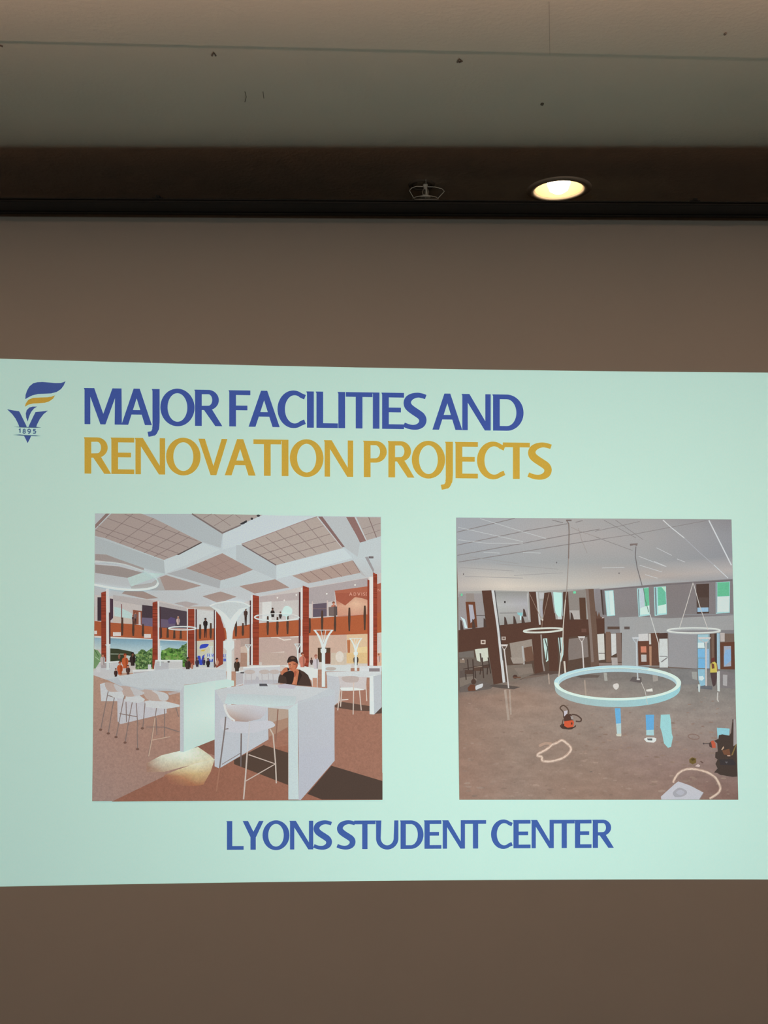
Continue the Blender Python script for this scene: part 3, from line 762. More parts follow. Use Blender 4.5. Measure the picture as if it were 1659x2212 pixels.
with draw('hanging_banner', pic, M_pic):
    P('a', (206, 204, 184), [(1180, 1432), (1372, 1442), (1372, 1738), (1178, 1738)])
    P('a', (198, 204, 206), [(1290, 1560), (1372, 1560), (1372, 1738), (1290, 1738)]); P('a', (206, 206, 200), [(1440, 1560), (1508, 1560), (1508, 1738), (1460, 1738)])
    P('a', (62, 78, 190), [(1215, 1512), (1225, 1475), (1260, 1462), (1315, 1465), (1290, 1498), (1250, 1508)], 3)
    P('a', (214, 186, 86), [(1222, 1540), (1240, 1525), (1282, 1520), (1262, 1542)])
    P('a', (62, 80, 190), [(1190, 1590), (1222, 1590), (1232, 1640), (1245, 1590), (1270, 1575), (1245, 1690), (1215, 1690)])
    for ch, xa in (('F', 1298), ('C', 1318), ('M', 1344)):
        p0 = px('a', (xa, 1600)); letter(ch, p0[0], p0[0] + (4.6 if ch == 'M' else 3.2), p0[1], 6.5, 0, (70, 88, 190))
    for ch, xa in (('L', 1470), ('E', 1488)):
        p0 = px('a', (xa, 1605)); letter(ch, p0[0], p0[0] + 3, p0[1], 6.5, 0, (70, 88, 190))
    R('a', (90, 106, 190), 1300, 1625, 1360, 1655); R('a', (96, 110, 190), 1472, 1620, 1502, 1650)
with draw('balcony_front', pic, M_pic):
    P('a', (178, 98, 64), [(75, 1212), (275, 1232), (480, 1246), (700, 1274), (900, 1292), (1180, 1302), (1480, 1288), (1659, 1265), ('b', 150, 1250), ('b', 260, 1236), ('b', 680, 1202), ('b', 790, 1186), ('b', 1430, 1142), ('b', 1576, 1116),
                           ('b', 1579, 1336), ('b', 1430, 1352), ('b', 790, 1372), ('b', 270, 1392), ('b', 0, 1405), (1480, 1412), (1180, 1428), (1080, 1426), (700, 1406), (275, 1382), (73, 1372)])
    L('a', (236, 232, 226), 7, [(75, 1385), (705, 1412), (1080, 1432)])
    for x0_, y0_, x1_, y1_ in ((275, 1334, 360, 1376), (612, 1354, 686, 1396), (72, 1318, 102, 1356)): R('a', (226, 218, 212), x0_, y0_, x1_, y1_)
BAL = (86, 66, 56)
for c, x, y0_, y1_ in (('a', 375, 1175, 1370), ('a', 495, 1215, 1375), ('a', 600, 1245, 1380), ('a', 795, 1285, 1395), ('a', 868, 1285, 1395), ('a', 940, 1300, 1402), ('a', 1010, 1305, 1405), ('a', 1220, 1250, 1408), ('a', 1335, 1235, 1402),
                     ('b', 75, 1235, 1372), ('b', 345, 1160, 1362), ('b', 450, 1170, 1360), ('b', 560, 1150, 1355), ('b', 800, 1180, 1342), ('b', 935, 1098, 1335), ('b', 1075, 1150, 1325), ('b', 1230, 1068, 1322), ('b', 1397, 1046, 1312), ('b', 0, 1200, 1380)):
    with draw('baluster', pic, M_pic):
        P(c, BAL, [(x - 8, y0_), (x + 10, y0_), (x + 14, y0_ + 100), (x + 8, y1_), (x - 8, y1_), (x - 14, y0_ + 110)])
def fig(pts_list, name='person'):
    with draw(name, pic, M_pic):
        for c, col, pts in pts_list: P(c, col, pts, 4)
def man(*a, **k):
    with draw('person', pic, M_pic): human(*a, **k)
SKN = (196, 128, 100)
man('a', 518, 1112, 145, (132, 112, 112), (72, 58, 56), SKN, (96, 62, 50))
man('a', 492, 1150, 110, (110, 84, 82), (92, 66, 60), SKN, (80, 56, 50))
man('a', 982, 1160, 108, (206, 182, 174), (78, 60, 62), SKN, (206, 170, 150), seated=True)
man('a', 1278, 1178, 215, (54, 46, 46), (54, 46, 46), (110, 76, 64), (40, 34, 34))
man('b', 106, 1074, 190, (84, 64, 58), (72, 54, 48), (130, 90, 74), (52, 40, 38))
man('b', 398, 1068, 120, (56, 48, 46), (56, 48, 46), (120, 84, 70), (44, 36, 34), seated=True)
man('b', 482, 1110, 90, (66, 56, 54), (60, 50, 48), (150, 106, 86), (44, 36, 34), seated=True)
with draw('person', pic, M_pic):
    human('b', 1060, 1000, 160, (186, 118, 98), (80, 70, 72), (206, 140, 112), (120, 72, 56), seated=True)
with draw('litter_bin', pic, M_pic):
    P('b', (122, 106, 102), [(1005, 1062), (1098, 1054), (1100, 1150), (1060, 1158), (1008, 1155)]); P('b', (98, 86, 84), [(1062, 1057), (1098, 1054), (1100, 1150), (1062, 1158)])
with draw('glowing_lamp', pic, M_pic):
    P('b', (208, 232, 226), [(500, 1110), (530, 1055), (575, 1055), (610, 1090), (600, 1140), (560, 1160), (555, 1195), (545, 1195), (540, 1160), (505, 1150)], 4)
BR = (150, 70, 52); BRD = (118, 56, 46); WS = (228, 226, 222)
def column(brick, dark, white):
    with draw('column', pic, M_pic):
        for c, pts in brick: P(c, BR, pts)
        rb = random.Random(len(brick[0][1]) + int(brick[0][1][0][0]))
        c, pts = brick[0]
        q2 = [px(p_[0], p_[1:]) if len(p_) == 3 else px(c, p_) for p_ in pts]
        xa, xb = min(p_[0] for p_ in q2), max(p_[0] for p_ in q2); ya, yb = min(p_[1] for p_ in q2) + 4, max(p_[1] for p_ in q2)
        lay = Pen.layer
        if len(pts) <= 5:
            y_ = ya
            while y_ < yb - 1.5:
                Pen.layer = lay
                f = rb.uniform(.82, 1.14); P('', shade(BR, f), [(xa + .4, y_), (xb - .4, y_), (xb - .4, y_ + 1.3), (xa + .4, y_ + 1.3)]); y_ += 2.2
        for c, w, pts in dark: L(c, (88, 58, 60), w, pts)
        for c, w, pts in white: L(c, WS, w, pts)
column([('a', [(148, 905), (202, 888), (205, 1720), (150, 1720)])], [('a', 18, [(240, 1120), (240, 1460)])], [('a', 30, [(215, 862), (220, 1720)])])
column([('a', [(705, 1012), (757, 998), (764, 1738), (704, 1738)])], [('a', 12, [(785, 1055), (790, 1400)])], [('a', 15, [(768, 1000), (770, 1738)])])
column([('a', [(1090, 1082), (1160, 1082), (1160, 1738), (1088, 1738)])], [('a', 14, [(1178, 1085), (1178, 1738)])], [('a', 9, [(1082, 1075), (1084, 1738)]), ('a', 9, [(1165, 1075), (1165, 1738)])])
column([('a', [(1395, 1105), (1440, 1160), (1480, 1290), (1495, 1420), (1470, 1430), (1470, 1659), (1465, 1738), (1395, 1738)])], [('a', 12, [(1376, 1095), (1376, 1738)])], [('a', 10, [(1386, 1100), (1388, 1738)])])
column([('b', [(183, 928), (252, 945), (250, 1659), ('d', 250, 130), ('d', 183, 130)])], [('b', 14, [(157, 990), (157, 1690)])], [('b', 14, [(172, 935), (174, 1690)])])
column([('b', [(725, 828), (792, 852), (792, 1659), ('d', 785, 150), ('d', 725, 150)])], [('b', 18, [(692, 898), (690, 1559)])], [('b', 18, [(713, 850), (713, 1659)])])
column([('b', [(1487, 682), (1532, 712), (1532, 1659), ('d', 1532, 140), ('d', 1490, 140)]), ('b', [(1426, 760), (1448, 770), (1448, 1659), ('d', 1448, 140), ('d', 1428, 140)])], [], [('b', 40, [(1468, 735), (1469, 1695)])])
WL = (222, 230, 228)
# ---- floor and furniture
with draw('pictured_floor', pic, M_ter):
    GRID('', [[(178, 146, 128), (180, 144, 124), (170, 130, 112), (162, 118, 98)], [(168, 138, 126), (166, 130, 115), (156, 112, 94), (151, 111, 95)], [(163, 138, 129), (160, 130, 118), (148, 105, 88), (146, 107, 91)]],
         [[(203, 1455), (400, 1450), (600, 1450), (824.7, 1440)], [(201.5, 1600), (400, 1600), (600, 1600), (825.4, 1580)], [(200, 1730), (410, 1729), (620, 1728), (826, 1727)]])
    P('c', (150, 104, 86), [(262, 1612), (640, 1430), (1000, 1255), (1380, 1150), ('d', 560, 1000), ('d', 1075, 1100), ('d', 1590, 1300), ('d', 1590, 1590)])
    P('d', (153, 111, 94), [(1072, 560), (1583, 590), (1588, 1400), (1040, 1225), (1072, 1165)])
with draw('light_pool', pic, M_ter):
    GRID('c', [[(164, 130, 112), (212, 214, 196), (222, 236, 224), (206, 206, 186)], [(160, 126, 110), (206, 202, 182), (222, 232, 216), (208, 206, 180)], [(160, 126, 110), (182, 158, 134), (206, 196, 166), (214, 206, 174)]],
         [[(640, 1195), (800, 1110), (1050, 1050), (1200, 1020)], [(640, 1230), (800, 1180), (1050, 1120), (1330, 1110)], [(640, 1290), (830, 1290), (1040, 1235), (1380, 1160)]])
    GRID('c', [[(160, 112, 90), (206, 186, 146), (222, 222, 196), (212, 210, 184)], [(154, 106, 86), (180, 132, 100), (204, 180, 134), (196, 170, 130)], [(152, 104, 86), (156, 110, 88), (166, 112, 84), (170, 118, 88)]],
         [[(830, 1325), (960, 1272), (1180, 1195), (1380, 1150)], [(870, 1370), (1000, 1340), (1180, 1310), (1335, 1290)], [(900, 1420), (1040, 1440), (1180, 1440), (1255, 1430)]])
    P('c', (136, 96, 82), [(1195, 1015), (1380, 938), (1380, 1112), (1300, 1085)])
with draw('pictured_shadow', pic, M_pic):
    P('d', (90, 72, 62), [(-20, 1160), (300, 998), (566, 1082), (566, 1432), (-20, 1205)])
with draw('pictured_shadow', pic, M_pic):
    P('d', (84, 68, 60), [(1035, 1222), (1588, 1388), (1590, 1590), (935, 1590), (775, 1528)])
with draw('pictured_shadow', pic, M_pic):
    P('d', (100, 78, 68), [(1072, 570), (1150, 530), (1450, 575), (1450, 632), (1300, 625), (1072, 590)]); P('d', (92, 74, 66), [(1500, 660), (1583, 580), (1583, 655)])
with draw('far_tables', pic, M_pic):
    P('c', (206, 206, 206), [(62, 210), (100, 150), (130, 100), (345, 85), (345, 250), (200, 290), (62, 240)])
    P('c', (206, 206, 204), [(490, 185), (720, 175), (735, 75), (1030, 75), (1030, 150), (1120, 165), (1150, 130), (1400, 160), (1505, 100), (1505, 200), (1200, 240), (500, 240)])
    R('c', (196, 188, 188), 1030, 160, 1120, 215); R('c', (214, 214, 214), 655, 125, 690, 180); R('c', (214, 214, 214), 95, 150, 140, 210)
    P('d', (212, 214, 214), [(0, 200), (80, 190), (85, 340), (0, 360)]); P('d', (206, 206, 208), [(80, 150), (480, 130), (480, 330), (80, 350)])
    P('d', (222, 226, 222), [(480, 135), (680, 130), (890, 175), (885, 375), (830, 370), (820, 300), (700, 180)])
    P('d', (210, 214, 212), [(965, 135), (1245, 128), (1245, 200), (965, 200)]); P('d', (214, 216, 216), [(1340, 145), (1580, 140), (1580, 200), (1340, 200)])
    P('c', (190, 190, 192), [(735, 110), (880, 105), (880, 190), (735, 192)]); P('c', (224, 228, 226), [(738, 75), (1030, 75), (1030, 92), (738, 92)]); EL('c', (96, 92, 90), 880, 96, 14, 9); L('c', (150, 148, 146), 7, [(750, 98), (830, 100)])
    P('c', (178, 170, 170), [(140, 110), (240, 105), (240, 160), (150, 165)]); P('c', (226, 228, 226), [(130, 100), (345, 86), (345, 100), (130, 112)])
    P('c', (226, 228, 226), [(490, 185), (720, 176), (720, 190), (490, 205)]); P('c', (186, 180, 180), [(500, 208), (720, 196), (720, 222), (510, 236)])
    P('c', (192, 182, 182), [(1150, 190), (1260, 180), (1260, 230), (1180, 240)]); P('c', (226, 226, 226), [(1260, 190), (1420, 180), (1420, 195), (1260, 206)]); L('c', (186, 182, 184), 6, [(1285, 205), (1290, 240)]); L('c', (186, 182, 184), 6, [(1390, 196), (1395, 250)])
    P('d', (226, 230, 228), [(80, 150), (480, 130), (480, 146), (80, 168)]); P('d', (188, 186, 190), [(90, 230), (480, 300), (480, 330), (90, 345)])
    P('d', (190, 186, 188), [(0, 210), (78, 200), (78, 330), (0, 350)]); P('d', (232, 236, 234), [(0, 200), (80, 190), (80, 204), (0, 214)]); R('d', (90, 88, 88), 50, 205, 90, 222)
    for x in (150, 310, 420): P('d', (206, 204, 204), [(x - 58, 210), (x + 58, 205), (x + 70, 270), (x + 60, 290), (x - 55, 292), (x - 66, 260)])
    R('d', (196, 150, 128), 832, 270, 880, 378)
    for x in (105, 165, 280, 350, 400): L('d', (186, 180, 182), 7, [(x, 200), (x + 8, 330)])
    for x in (150, 310, 420): EL('d', (196, 184, 178), x, 205, 58, 24)
man('c', 165, 5, 150, (198, 188, 186), (120, 96, 92), SKN, (120, 70, 56), seated=True)
man('c', 408, 5, 190, (200, 100, 60), (70, 50, 46), (206, 120, 84), (150, 66, 44), seated=True)
man('c', 352, 90, 170, (196, 92, 52), (70, 50, 46), SKN, (140, 62, 44), seated=True)
man('c', 308, 165, 110, (74, 52, 48), (60, 46, 44), SKN, (64, 44, 40), seated=True)
man('c', 440, 128, 125, (88, 62, 56), (70, 50, 46), SKN, (52, 40, 38), seated=True)
man('c', 490, -10, 175, (62, 50, 48), (62, 50, 48), (120, 80, 64), (44, 36, 34), seated=True)
man('c', 345, 5, 70, (150, 100, 84), (70, 50, 46), SKN, (70, 50, 44), seated=True)
man('c', 1088, 45, 170, (74, 58, 54), (62, 50, 48), (130, 88, 72), (46, 38, 36), seated=True)
man('c', 1135, 105, 80, (190, 132, 110), (70, 52, 48), SKN, (60, 46, 42), seated=True)
man('c', 1190, 48, 120, (72, 60, 74), (60, 50, 48), (150, 104, 86), (44, 38, 40), seated=True)
man('c', 1262, 50, 95, (72, 64, 96), (60, 50, 48), (150, 104, 86), (50, 42, 44), seated=True)
man('c', 1308, 55, 115, (56, 48, 50), (50, 44, 46), (150, 104, 86), (44, 38, 40), seated=True)
man('c', 1408, 58, 90, (206, 158, 138), (150, 110, 96), SKN, (190, 130, 108), seated=True)
man('c', 1385, 105, 60, (120, 86, 74), (70, 52, 48), SKN, (70, 52, 46), seated=True)
man('d', 12, 52, 175, (74, 60, 52), (60, 50, 46), (180, 120, 94), (56, 44, 40), seated=True)
man('d', 722, -8, 190, (206, 130, 110), (80, 60, 54), SKN, (110, 66, 52), seated=True)
man('d', 868, 15, 185, (206, 196, 200), (190, 180, 182), (196, 140, 120), (170, 110, 94), seated=True)
man('d', 820, 50, 90, (92, 70, 68), (70, 52, 50), (120, 84, 72), (70, 52, 48), seated=True)
man('d', 1302, 5, 150, (84, 62, 52), (74, 56, 48), SKN, (60, 46, 40), seated=True)
man('d', 1550, 5, 110, (212, 176, 166), (150, 110, 96), SKN, (120, 80, 64), seated=True)
# big torch lamp in the middle
def torch(c, cx, ytop, rw, ystem, sw, ybase, yc=None, big=False):
    with draw('torch_lamp', pic, M_pic):
        h_ = ystem - ytop
        for s_ in (-1, 1):
            P(c, WL, [(cx + s_ * rw, ytop), (cx + s_ * rw * .70, ytop + h_ * .22), (cx + s_ * rw * .42, ytop + h_ * .52), (cx + s_ * rw * .24, ytop + h_ * .85), (cx + s_ * sw, ystem), (cx, ystem),
                      (cx, ytop + h_ * .80), (cx + s_ * rw * .18, ytop + h_ * .55), (cx + s_ * rw * .45, ytop + h_ * .25), (cx + s_ * rw * .78, ytop)])
        L(c, WL, max(6, rw * .07), [(cx - rw, ytop), (cx + rw, ytop)]); L(c, WL, max(3, rw * .06), [(cx - rw * .25, ytop), (cx, ytop + h_ * .7)]); L(c, WL, max(3, rw * .06), [(cx + rw * .25, ytop), (cx, ytop + h_ * .7)])
        P(c, WL, [(cx - sw, ystem - 4), (cx + sw, ystem - 4), (cx + sw, ybase), (cx - sw, ybase)])
        if yc:
            P(c, WL, [(cx - sw * 1.7, yc - sw), (cx + sw * 1.7, yc - sw), (cx + sw * 1.7, yc + sw), (cx + sw, yc + sw * 1.8), (cx - sw, yc + sw * 1.8), (cx - sw * 1.7, yc + sw)])
with draw('torch_lamp', pic, M_pic):
    P('a', (204, 212, 212), [(1325, 1050), (1400, 1018), (1500, 1000), (1600, 1000), (1690, 1015), (1765, 1050), (1690, 1100), (1640, 1160), (1545, 1240), (1455, 1165), (1400, 1100)])
    P('a', WL, [(1325, 1050), (1400, 1100), (1455, 1170), (1490, 1260), (1507, 1340), (1512, 1420), (1478, 1430), (1478, 1500), (1510, 1530), (1512, 2130), (1560, 2130), (1562, 1530), (1590, 1500), (1590, 1430), (1570, 1420), (1578, 1330), (1595, 1260), (1640, 1165), (1690, 1100), (1765, 1050), (1650, 1080), (1590, 1140), (1550, 1200), (1500, 1140), (1430, 1085)])
    L('a', WL, 14, [(1325, 1048), (1400, 1018), (1500, 1000), (1600, 1000), (1690, 1015), (1765, 1050)])
torch('b', 950, 1310, 108, 1500, 18, 1925, 1530)
torch('b', 1300, 1400, 70, 1530, 13, 1750, 1560)
torch('b', 672, 1460, 38, 1540, 7, 1650)
torch('b', 133, 1468, 34, 1540, 6, 1690)
torch('a', 222, 1470, 28, 1500, 14, 1740)
torch('a', 790, 1490, 18, 1530, 6, 1700)
torch('a', 1340, 1490, 22, 1530, 6, 1640)
# ring pendants
with draw('ring_pendant', pic, M_pic):
    L('a', (212, 216, 214), 16, [(78, 572), (230, 575), (400, 600), (540, 645), (640, 680)], 4)
    L('a', (206, 222, 218), 14, [(600, 665), (700, 715), (755, 765), (768, 805)], 4)
    L('a', (228, 238, 234), 24, [(768, 795), (740, 838), (640, 866), (500, 874), (350, 866), (200, 843), (76, 816)], 4)
with draw('ring_pendant', pic, M_pic): EL('a', WL, 1030, 1290, 148, 18, 13)
with draw('ring_pendant', pic, M_pic):
    EL('b', WL, 445, 1170, 240, 38, 15, 0, 0, 215); EL('b', (226, 224, 220), 445, 1170, 240, 38, 8, 0, 215, 360)
    L('b', (226, 224, 220), 7, [(430, 1130), (435, 1205)])
# left table with its stools
with draw('high_table', pic, M_pic):
    P('c', (212, 214, 216), [(138, 335), (200, 318), (400, 400), (400, 520), (150, 522)])
    P('c', (206, 204, 208), [(325, 490), (860, 560), (860, 652), (360, 770), (328, 740)])
    P('c', (194, 180, 176), [(870, 430), (1002, 415), (1002, 430), (890, 455)])
    P('c', (204, 210, 212), [(205, 285), (330, 250), (730, 190), (880, 175), (1500, 175), (1510, 285), (1050, 345), (1010, 412), (860, 400), (600, 402), (380, 360)])
    P('c', (194, 200, 204), [(205, 285), (330, 268), (380, 340), (600, 385), (860, 385), (1010, 400), (1010, 420), (860, 410), (600, 408), (380, 368)])
    GRID('c', [[(204, 226, 220), (208, 228, 222)], [(214, 236, 228), (218, 240, 230)], [(206, 230, 222), (206, 228, 218)]], [[(1046, 350), (1385, 300)], [(1046, 700), (1385, 640)], [(1042, 1072), (1385, 935)]])
    P('c', (206, 230, 222), [(1385, 300), (1510, 285), (1590, 300), (1590, 355), (1385, 398)])
    P('c', (198, 202, 206), [(1005, 420), (1047, 350), (1046, 1072), (1005, 1066)])
SH = (196, 176, 166); ST = (214, 216, 216); LG = (140, 122, 116)
def back_stool(dx, dy, k, legs):
    with draw('bar_stool', pic, M_pic):
        for lg in legs: L('c', LG, 9, lg)
        P('c', ST, [(620 + dx, 520 + dy), (760 + dx, 500 + dy), (1000 + dx, 560 + dy), (1000 + dx, 582 + dy), (850 + dx, 605 + dy), (640 + dx, 585 + dy)][:6] if k == 1 else [(x * 1.0, y) for x, y in k])
        if k == 1:
            P('c', SH, [(600, 400), (720, 405), (860, 440), (880, 480), (860, 515), (760, 520), (650, 500)], 4)
            P('c', (208, 208, 208), [(700, 405), (840, 430), (882, 475), (860, 512), (790, 510), (760, 450)], 4)
back_stool(0, 0, 1, [[(762, 515), (735, 700), (660, 1125)], [(628, 520), (600, 830)], [(838, 600), (835, 910)], [(745, 700), (755, 890)], [(830, 800), (1000, 855)], [(960, 590), (990, 690)]])
with draw('bar_stool', pic, M_pic):
    for lg in ([(500, 470), (455, 700), (410, 970)], [(400, 470), (350, 720), (312, 910)], [(530, 520), (548, 800)], [(420, 530), (425, 745)], [(350, 655), (540, 690)], [(540, 800), (545, 1050)]): L('c', LG, 9, lg)
    P('c', ST, [(420, 460), (560, 455), (625, 500), (610, 530), (520, 540), (410, 515)])
    P('c', SH, [(362, 360), (480, 370), (560, 410), (600, 440), (500, 470), (400, 460)], 4); P('c', (204, 202, 202), [(470, 372), (600, 415), (610, 445), (520, 465), (490, 420)], 4)
with draw('bar_stool', pic, M_pic):
    for lg in ([(228, 410), (190, 600), (145, 830)], [(308, 415), (270, 600), (228, 870)], [(225, 460), (300, 480)]): L('c', LG, 9, lg)
    P('c', ST, [(230, 410), (380, 415), (400, 480), (310, 490), (230, 450)])
    P('c', SH, [(192, 320), (280, 330), (360, 365), (390, 400), (330, 418), (225, 410)], 4); P('c', (204, 202, 202), [(290, 335), (370, 370), (385, 405), (320, 410)], 4)
with draw('stool_footrest', pic, M_pic):
    L('c', (206, 180, 160), 8, [(690, 945), (900, 905)]); L('c', (206, 178, 156), 10, [(735, 700), (700, 940), (665, 1120)]); L('c', LG, 6, [(640, 800), (830, 800)])
for x, y in ((145, 830), (228, 870), (312, 910), (410, 970), (545, 1040), (597, 815)):
    with draw('stool_foot', pic, M_pic): EL('c', (128, 96, 84), x, y, 18, 12)
# right hand table
with draw('high_table', pic, M_pic):
    P('d', (196, 198, 202), [(985, 210), (1130, 210), (1130, 520), (1070, 565), (1000, 560)])
    P('d', (210, 214, 214), [(980, 205), (1578, 190), (1578, 250), (1450, 265), (1130, 262), (985, 240)])
    P('d', (222, 228, 226), [(1450, 250), (1560, 235), (1560, 590), (1500, 665), (1450, 662)]); P('d', (190, 194, 198), [(1490, 250), (1578, 230), (1582, 585), (1500, 665)])
    R('d', (140, 130, 132), 1445, 165, 1560, 200)
with draw('bar_stool', pic, M_pic):
    P('d', (206, 198, 196), [(1110, 250), (1420, 260), (1410, 395), (1140, 400)]); P('d', (190, 176, 170), [(1150, 262), (1240, 248), (1330, 260), (1320, 310), (1240, 320), (1170, 305)], 4)
    P('d', (226, 232, 228), [(1130, 375), (1260, 370), (1390, 395), (1380, 410), (1140, 408)])
    P('d', (166, 120, 102), [(1150, 412), (1425, 400), (1440, 540), (1160, 530)])
    for lg in ([(1130, 400), (1105, 620)], [(1278, 320), (1272, 665)], [(1340, 400), (1360, 620)], [(1150, 400), (1135, 580)], [(1410, 350), (1420, 520)]): L('d', (212, 196, 184), 11, lg)
    L('d', (226, 220, 214), 10, [(1150, 508), (1220, 502)])
EL_dummy = None
with draw('seat_back', pic, M_pic): EL('d', (190, 180, 172), 1030, 170, 58, 20)
# front table
with draw('high_table', pic, M_pic):
    P('c', (198, 202, 208), [(1380, 398), (1500, 560), ('d', 350, 585), ('d', 355, 935), (1430, 1250), (1380, 1226)])
    P('d', (186, 164, 148), [(352, 580), (570, 610), (565, 700), (360, 760)])
    P('d', (176, 140, 120), [(360, 765), (566, 700), (566, 800), (440, 870), (360, 905)])
    P('d', (204, 208, 210), [('c', 1380, 398), (60, 350), (250, 330), (480, 338), (830, 368), (1012, 382), (1072, 560), (665, 545), (570, 612), (340, 590), (0, 545), ('c', 1480, 560)])
    GRID('d', [[(198, 210, 212), (196, 206, 208), (194, 204, 206)], [(204, 222, 220), (206, 222, 220), (200, 214, 214)]], [[(-90, 440), (300, 450), (660, 470)], [(-120, 545), (330, 585), (640, 565)]])
    P('d', (204, 218, 218), [(570, 610), (672, 540), (682, 1587), (570, 1587)])
    GRID('d', [[(194, 198, 203), (196, 200, 206)], [(192, 194, 202), (192, 194, 202)]], [[(672, 520), (1070, 425)], [(684, 1100), (1070, 1000)]])
    P('d', (191, 193, 202), [(684, 1100), (1070, 1000), (1072, 1165), (705, 1590), (682, 1590)])
    P('d', (196, 202, 206), [(672, 545), (1012, 382), (1072, 400), (1072, 450), (690, 545)])
    L('c', (150, 140, 140), 9, [(1460, 1205), (1659, 1085)])
with draw('bar_stool', pic, M_pic):
    for w_, lg, cl in ((14, [(60, 870), (55, 1230)], (120, 108, 106)), (13, [(458, 610), (445, 800), (432, 960)], (150, 110, 94)), (14, [(370, 818), (405, 880), (415, 1000), (432, 1200), (440, 1410)], (206, 190, 178))): L('d', cl, w_, lg)
    P('d', (206, 206, 212), [(-150, 700), (50, 745), (340, 730), (420, 765), (410, 800), (300, 835), (170, 865), (-80, 855), (-155, 810)], 4)
    GRID('d', [[(216, 214, 214), (210, 208, 210), (206, 206, 210)], [(202, 186, 178), (198, 190, 190), (200, 198, 204)], [(186, 150, 134), (176, 158, 154), (196, 188, 190)]],
         [[(-125, 560), (100, 555), (345, 585)], [(-105, 640), (100, 660), (320, 660)], [(-40, 735), (120, 745), (270, 712)]])
    L('c', (226, 226, 224), 22, [(1485, 555), (1500, 620), (1540, 690), (1600, 735)], 4)
    L('c', (132, 120, 118), 15, [(1500, 690), (1490, 820), (1435, 1240)]); L('c', (170, 122, 100), 15, [(1435, 1240), (1400, 1500)]); L('c', (140, 130, 130), 12, [(1490, 825), (1530, 818)])
    L('d', (206, 204, 206), 16, [(152, 735), (140, 900), (125, 1070)]); L('d', (206, 190, 180), 16, [(125, 1070), (105, 1350), (85, 1585)])
    L('d', (204, 184, 172), 12, [(140, 1100), (430, 1200), (110, 1385)])
with draw('person', pic, M_pic):
    JK = (78, 61, 54); JD = (58, 46, 42); SK = (198, 122, 90); SKD = (172, 94, 70)
    P('d', JK, [(458, 322), (464, 262), (478, 228), (505, 240), (540, 205), (585, 190), (640, 186), (690, 178), (745, 205), (785, 240), (808, 300), (822, 358), (640, 346), (560, 332)])
    P('d', SK, [(630, 180), (672, 172), (690, 205), (676, 262), (660, 346), (606, 336), (612, 262), (600, 215)])
    P('d', SKD, [(640, 195), (660, 205), (640, 260), (622, 230)], 3); P('d', (206, 134, 100), [(618, 262), (650, 268), (640, 330), (612, 326)], 3)
    P('d', SK, [(566, 104), (600, 92), (645, 92), (672, 112), (668, 150), (650, 178), (622, 192), (598, 190), (580, 168), (572, 135)], 3)
    P('d', (212, 140, 106), [(575, 112), (600, 105), (612, 130), (600, 160), (582, 150)], 3)
    P('d', SKD, [(640, 110), (668, 112), (664, 150), (645, 172), (650, 140)], 3)
    L('d', (90, 52, 44), 6, [(578, 122), (600, 120)]); L('d', (90, 52, 44), 5, [(580, 130), (594, 130)]); L('d', (90, 52, 44), 6, [(622, 118), (645, 122)]); L('d', (150, 70, 58), 7, [(586, 170), (606, 172)]); L('d', (150, 86, 66), 5, [(602, 130), (592, 152), (602, 156)])
    P('d', (62, 48, 44), [(558, 104), (566, 62), (582, 40), (620, 30), (658, 48), (672, 90), (674, 118), (655, 104), (620, 88), (585, 98)], 3)
    P('d', (96, 74, 62), [(590, 52), (625, 42), (645, 58), (610, 66)], 3)
    P('d', SK, [(494, 232), (500, 196), (520, 168), (545, 156), (568, 162), (574, 180), (556, 205), (530, 236)], 3)
    P('d', (50, 42, 44), [(560, 158), (585, 168), (580, 188), (562, 190)]); L('d', SKD, 5, [(520, 180), (545, 176)]); L('d', SKD, 5, [(515, 196), (542, 192)]); L('d', SKD, 5, [(512, 212), (536, 208)])
    P('d', JD, [(536, 208), (600, 195), (632, 222), (612, 330), (545, 332), (500, 300), (500, 250)], 3)
    P('d', JK, [(478, 228), (505, 238), (545, 262), (556, 330), (458, 322), (464, 262)])
    P('d', JD, [(690, 185), (720, 240), (690, 300), (664, 345), (674, 262)])
with draw('paper_sheet', pic, M_pic): P('d', (196, 190, 200), [(452, 348), (535, 330), (658, 352), (632, 386), (470, 378)])
with draw('phone', pic, M_pic): P('d', (92, 90, 94), [(255, 330), (335, 330), (348, 358), (258, 358)])

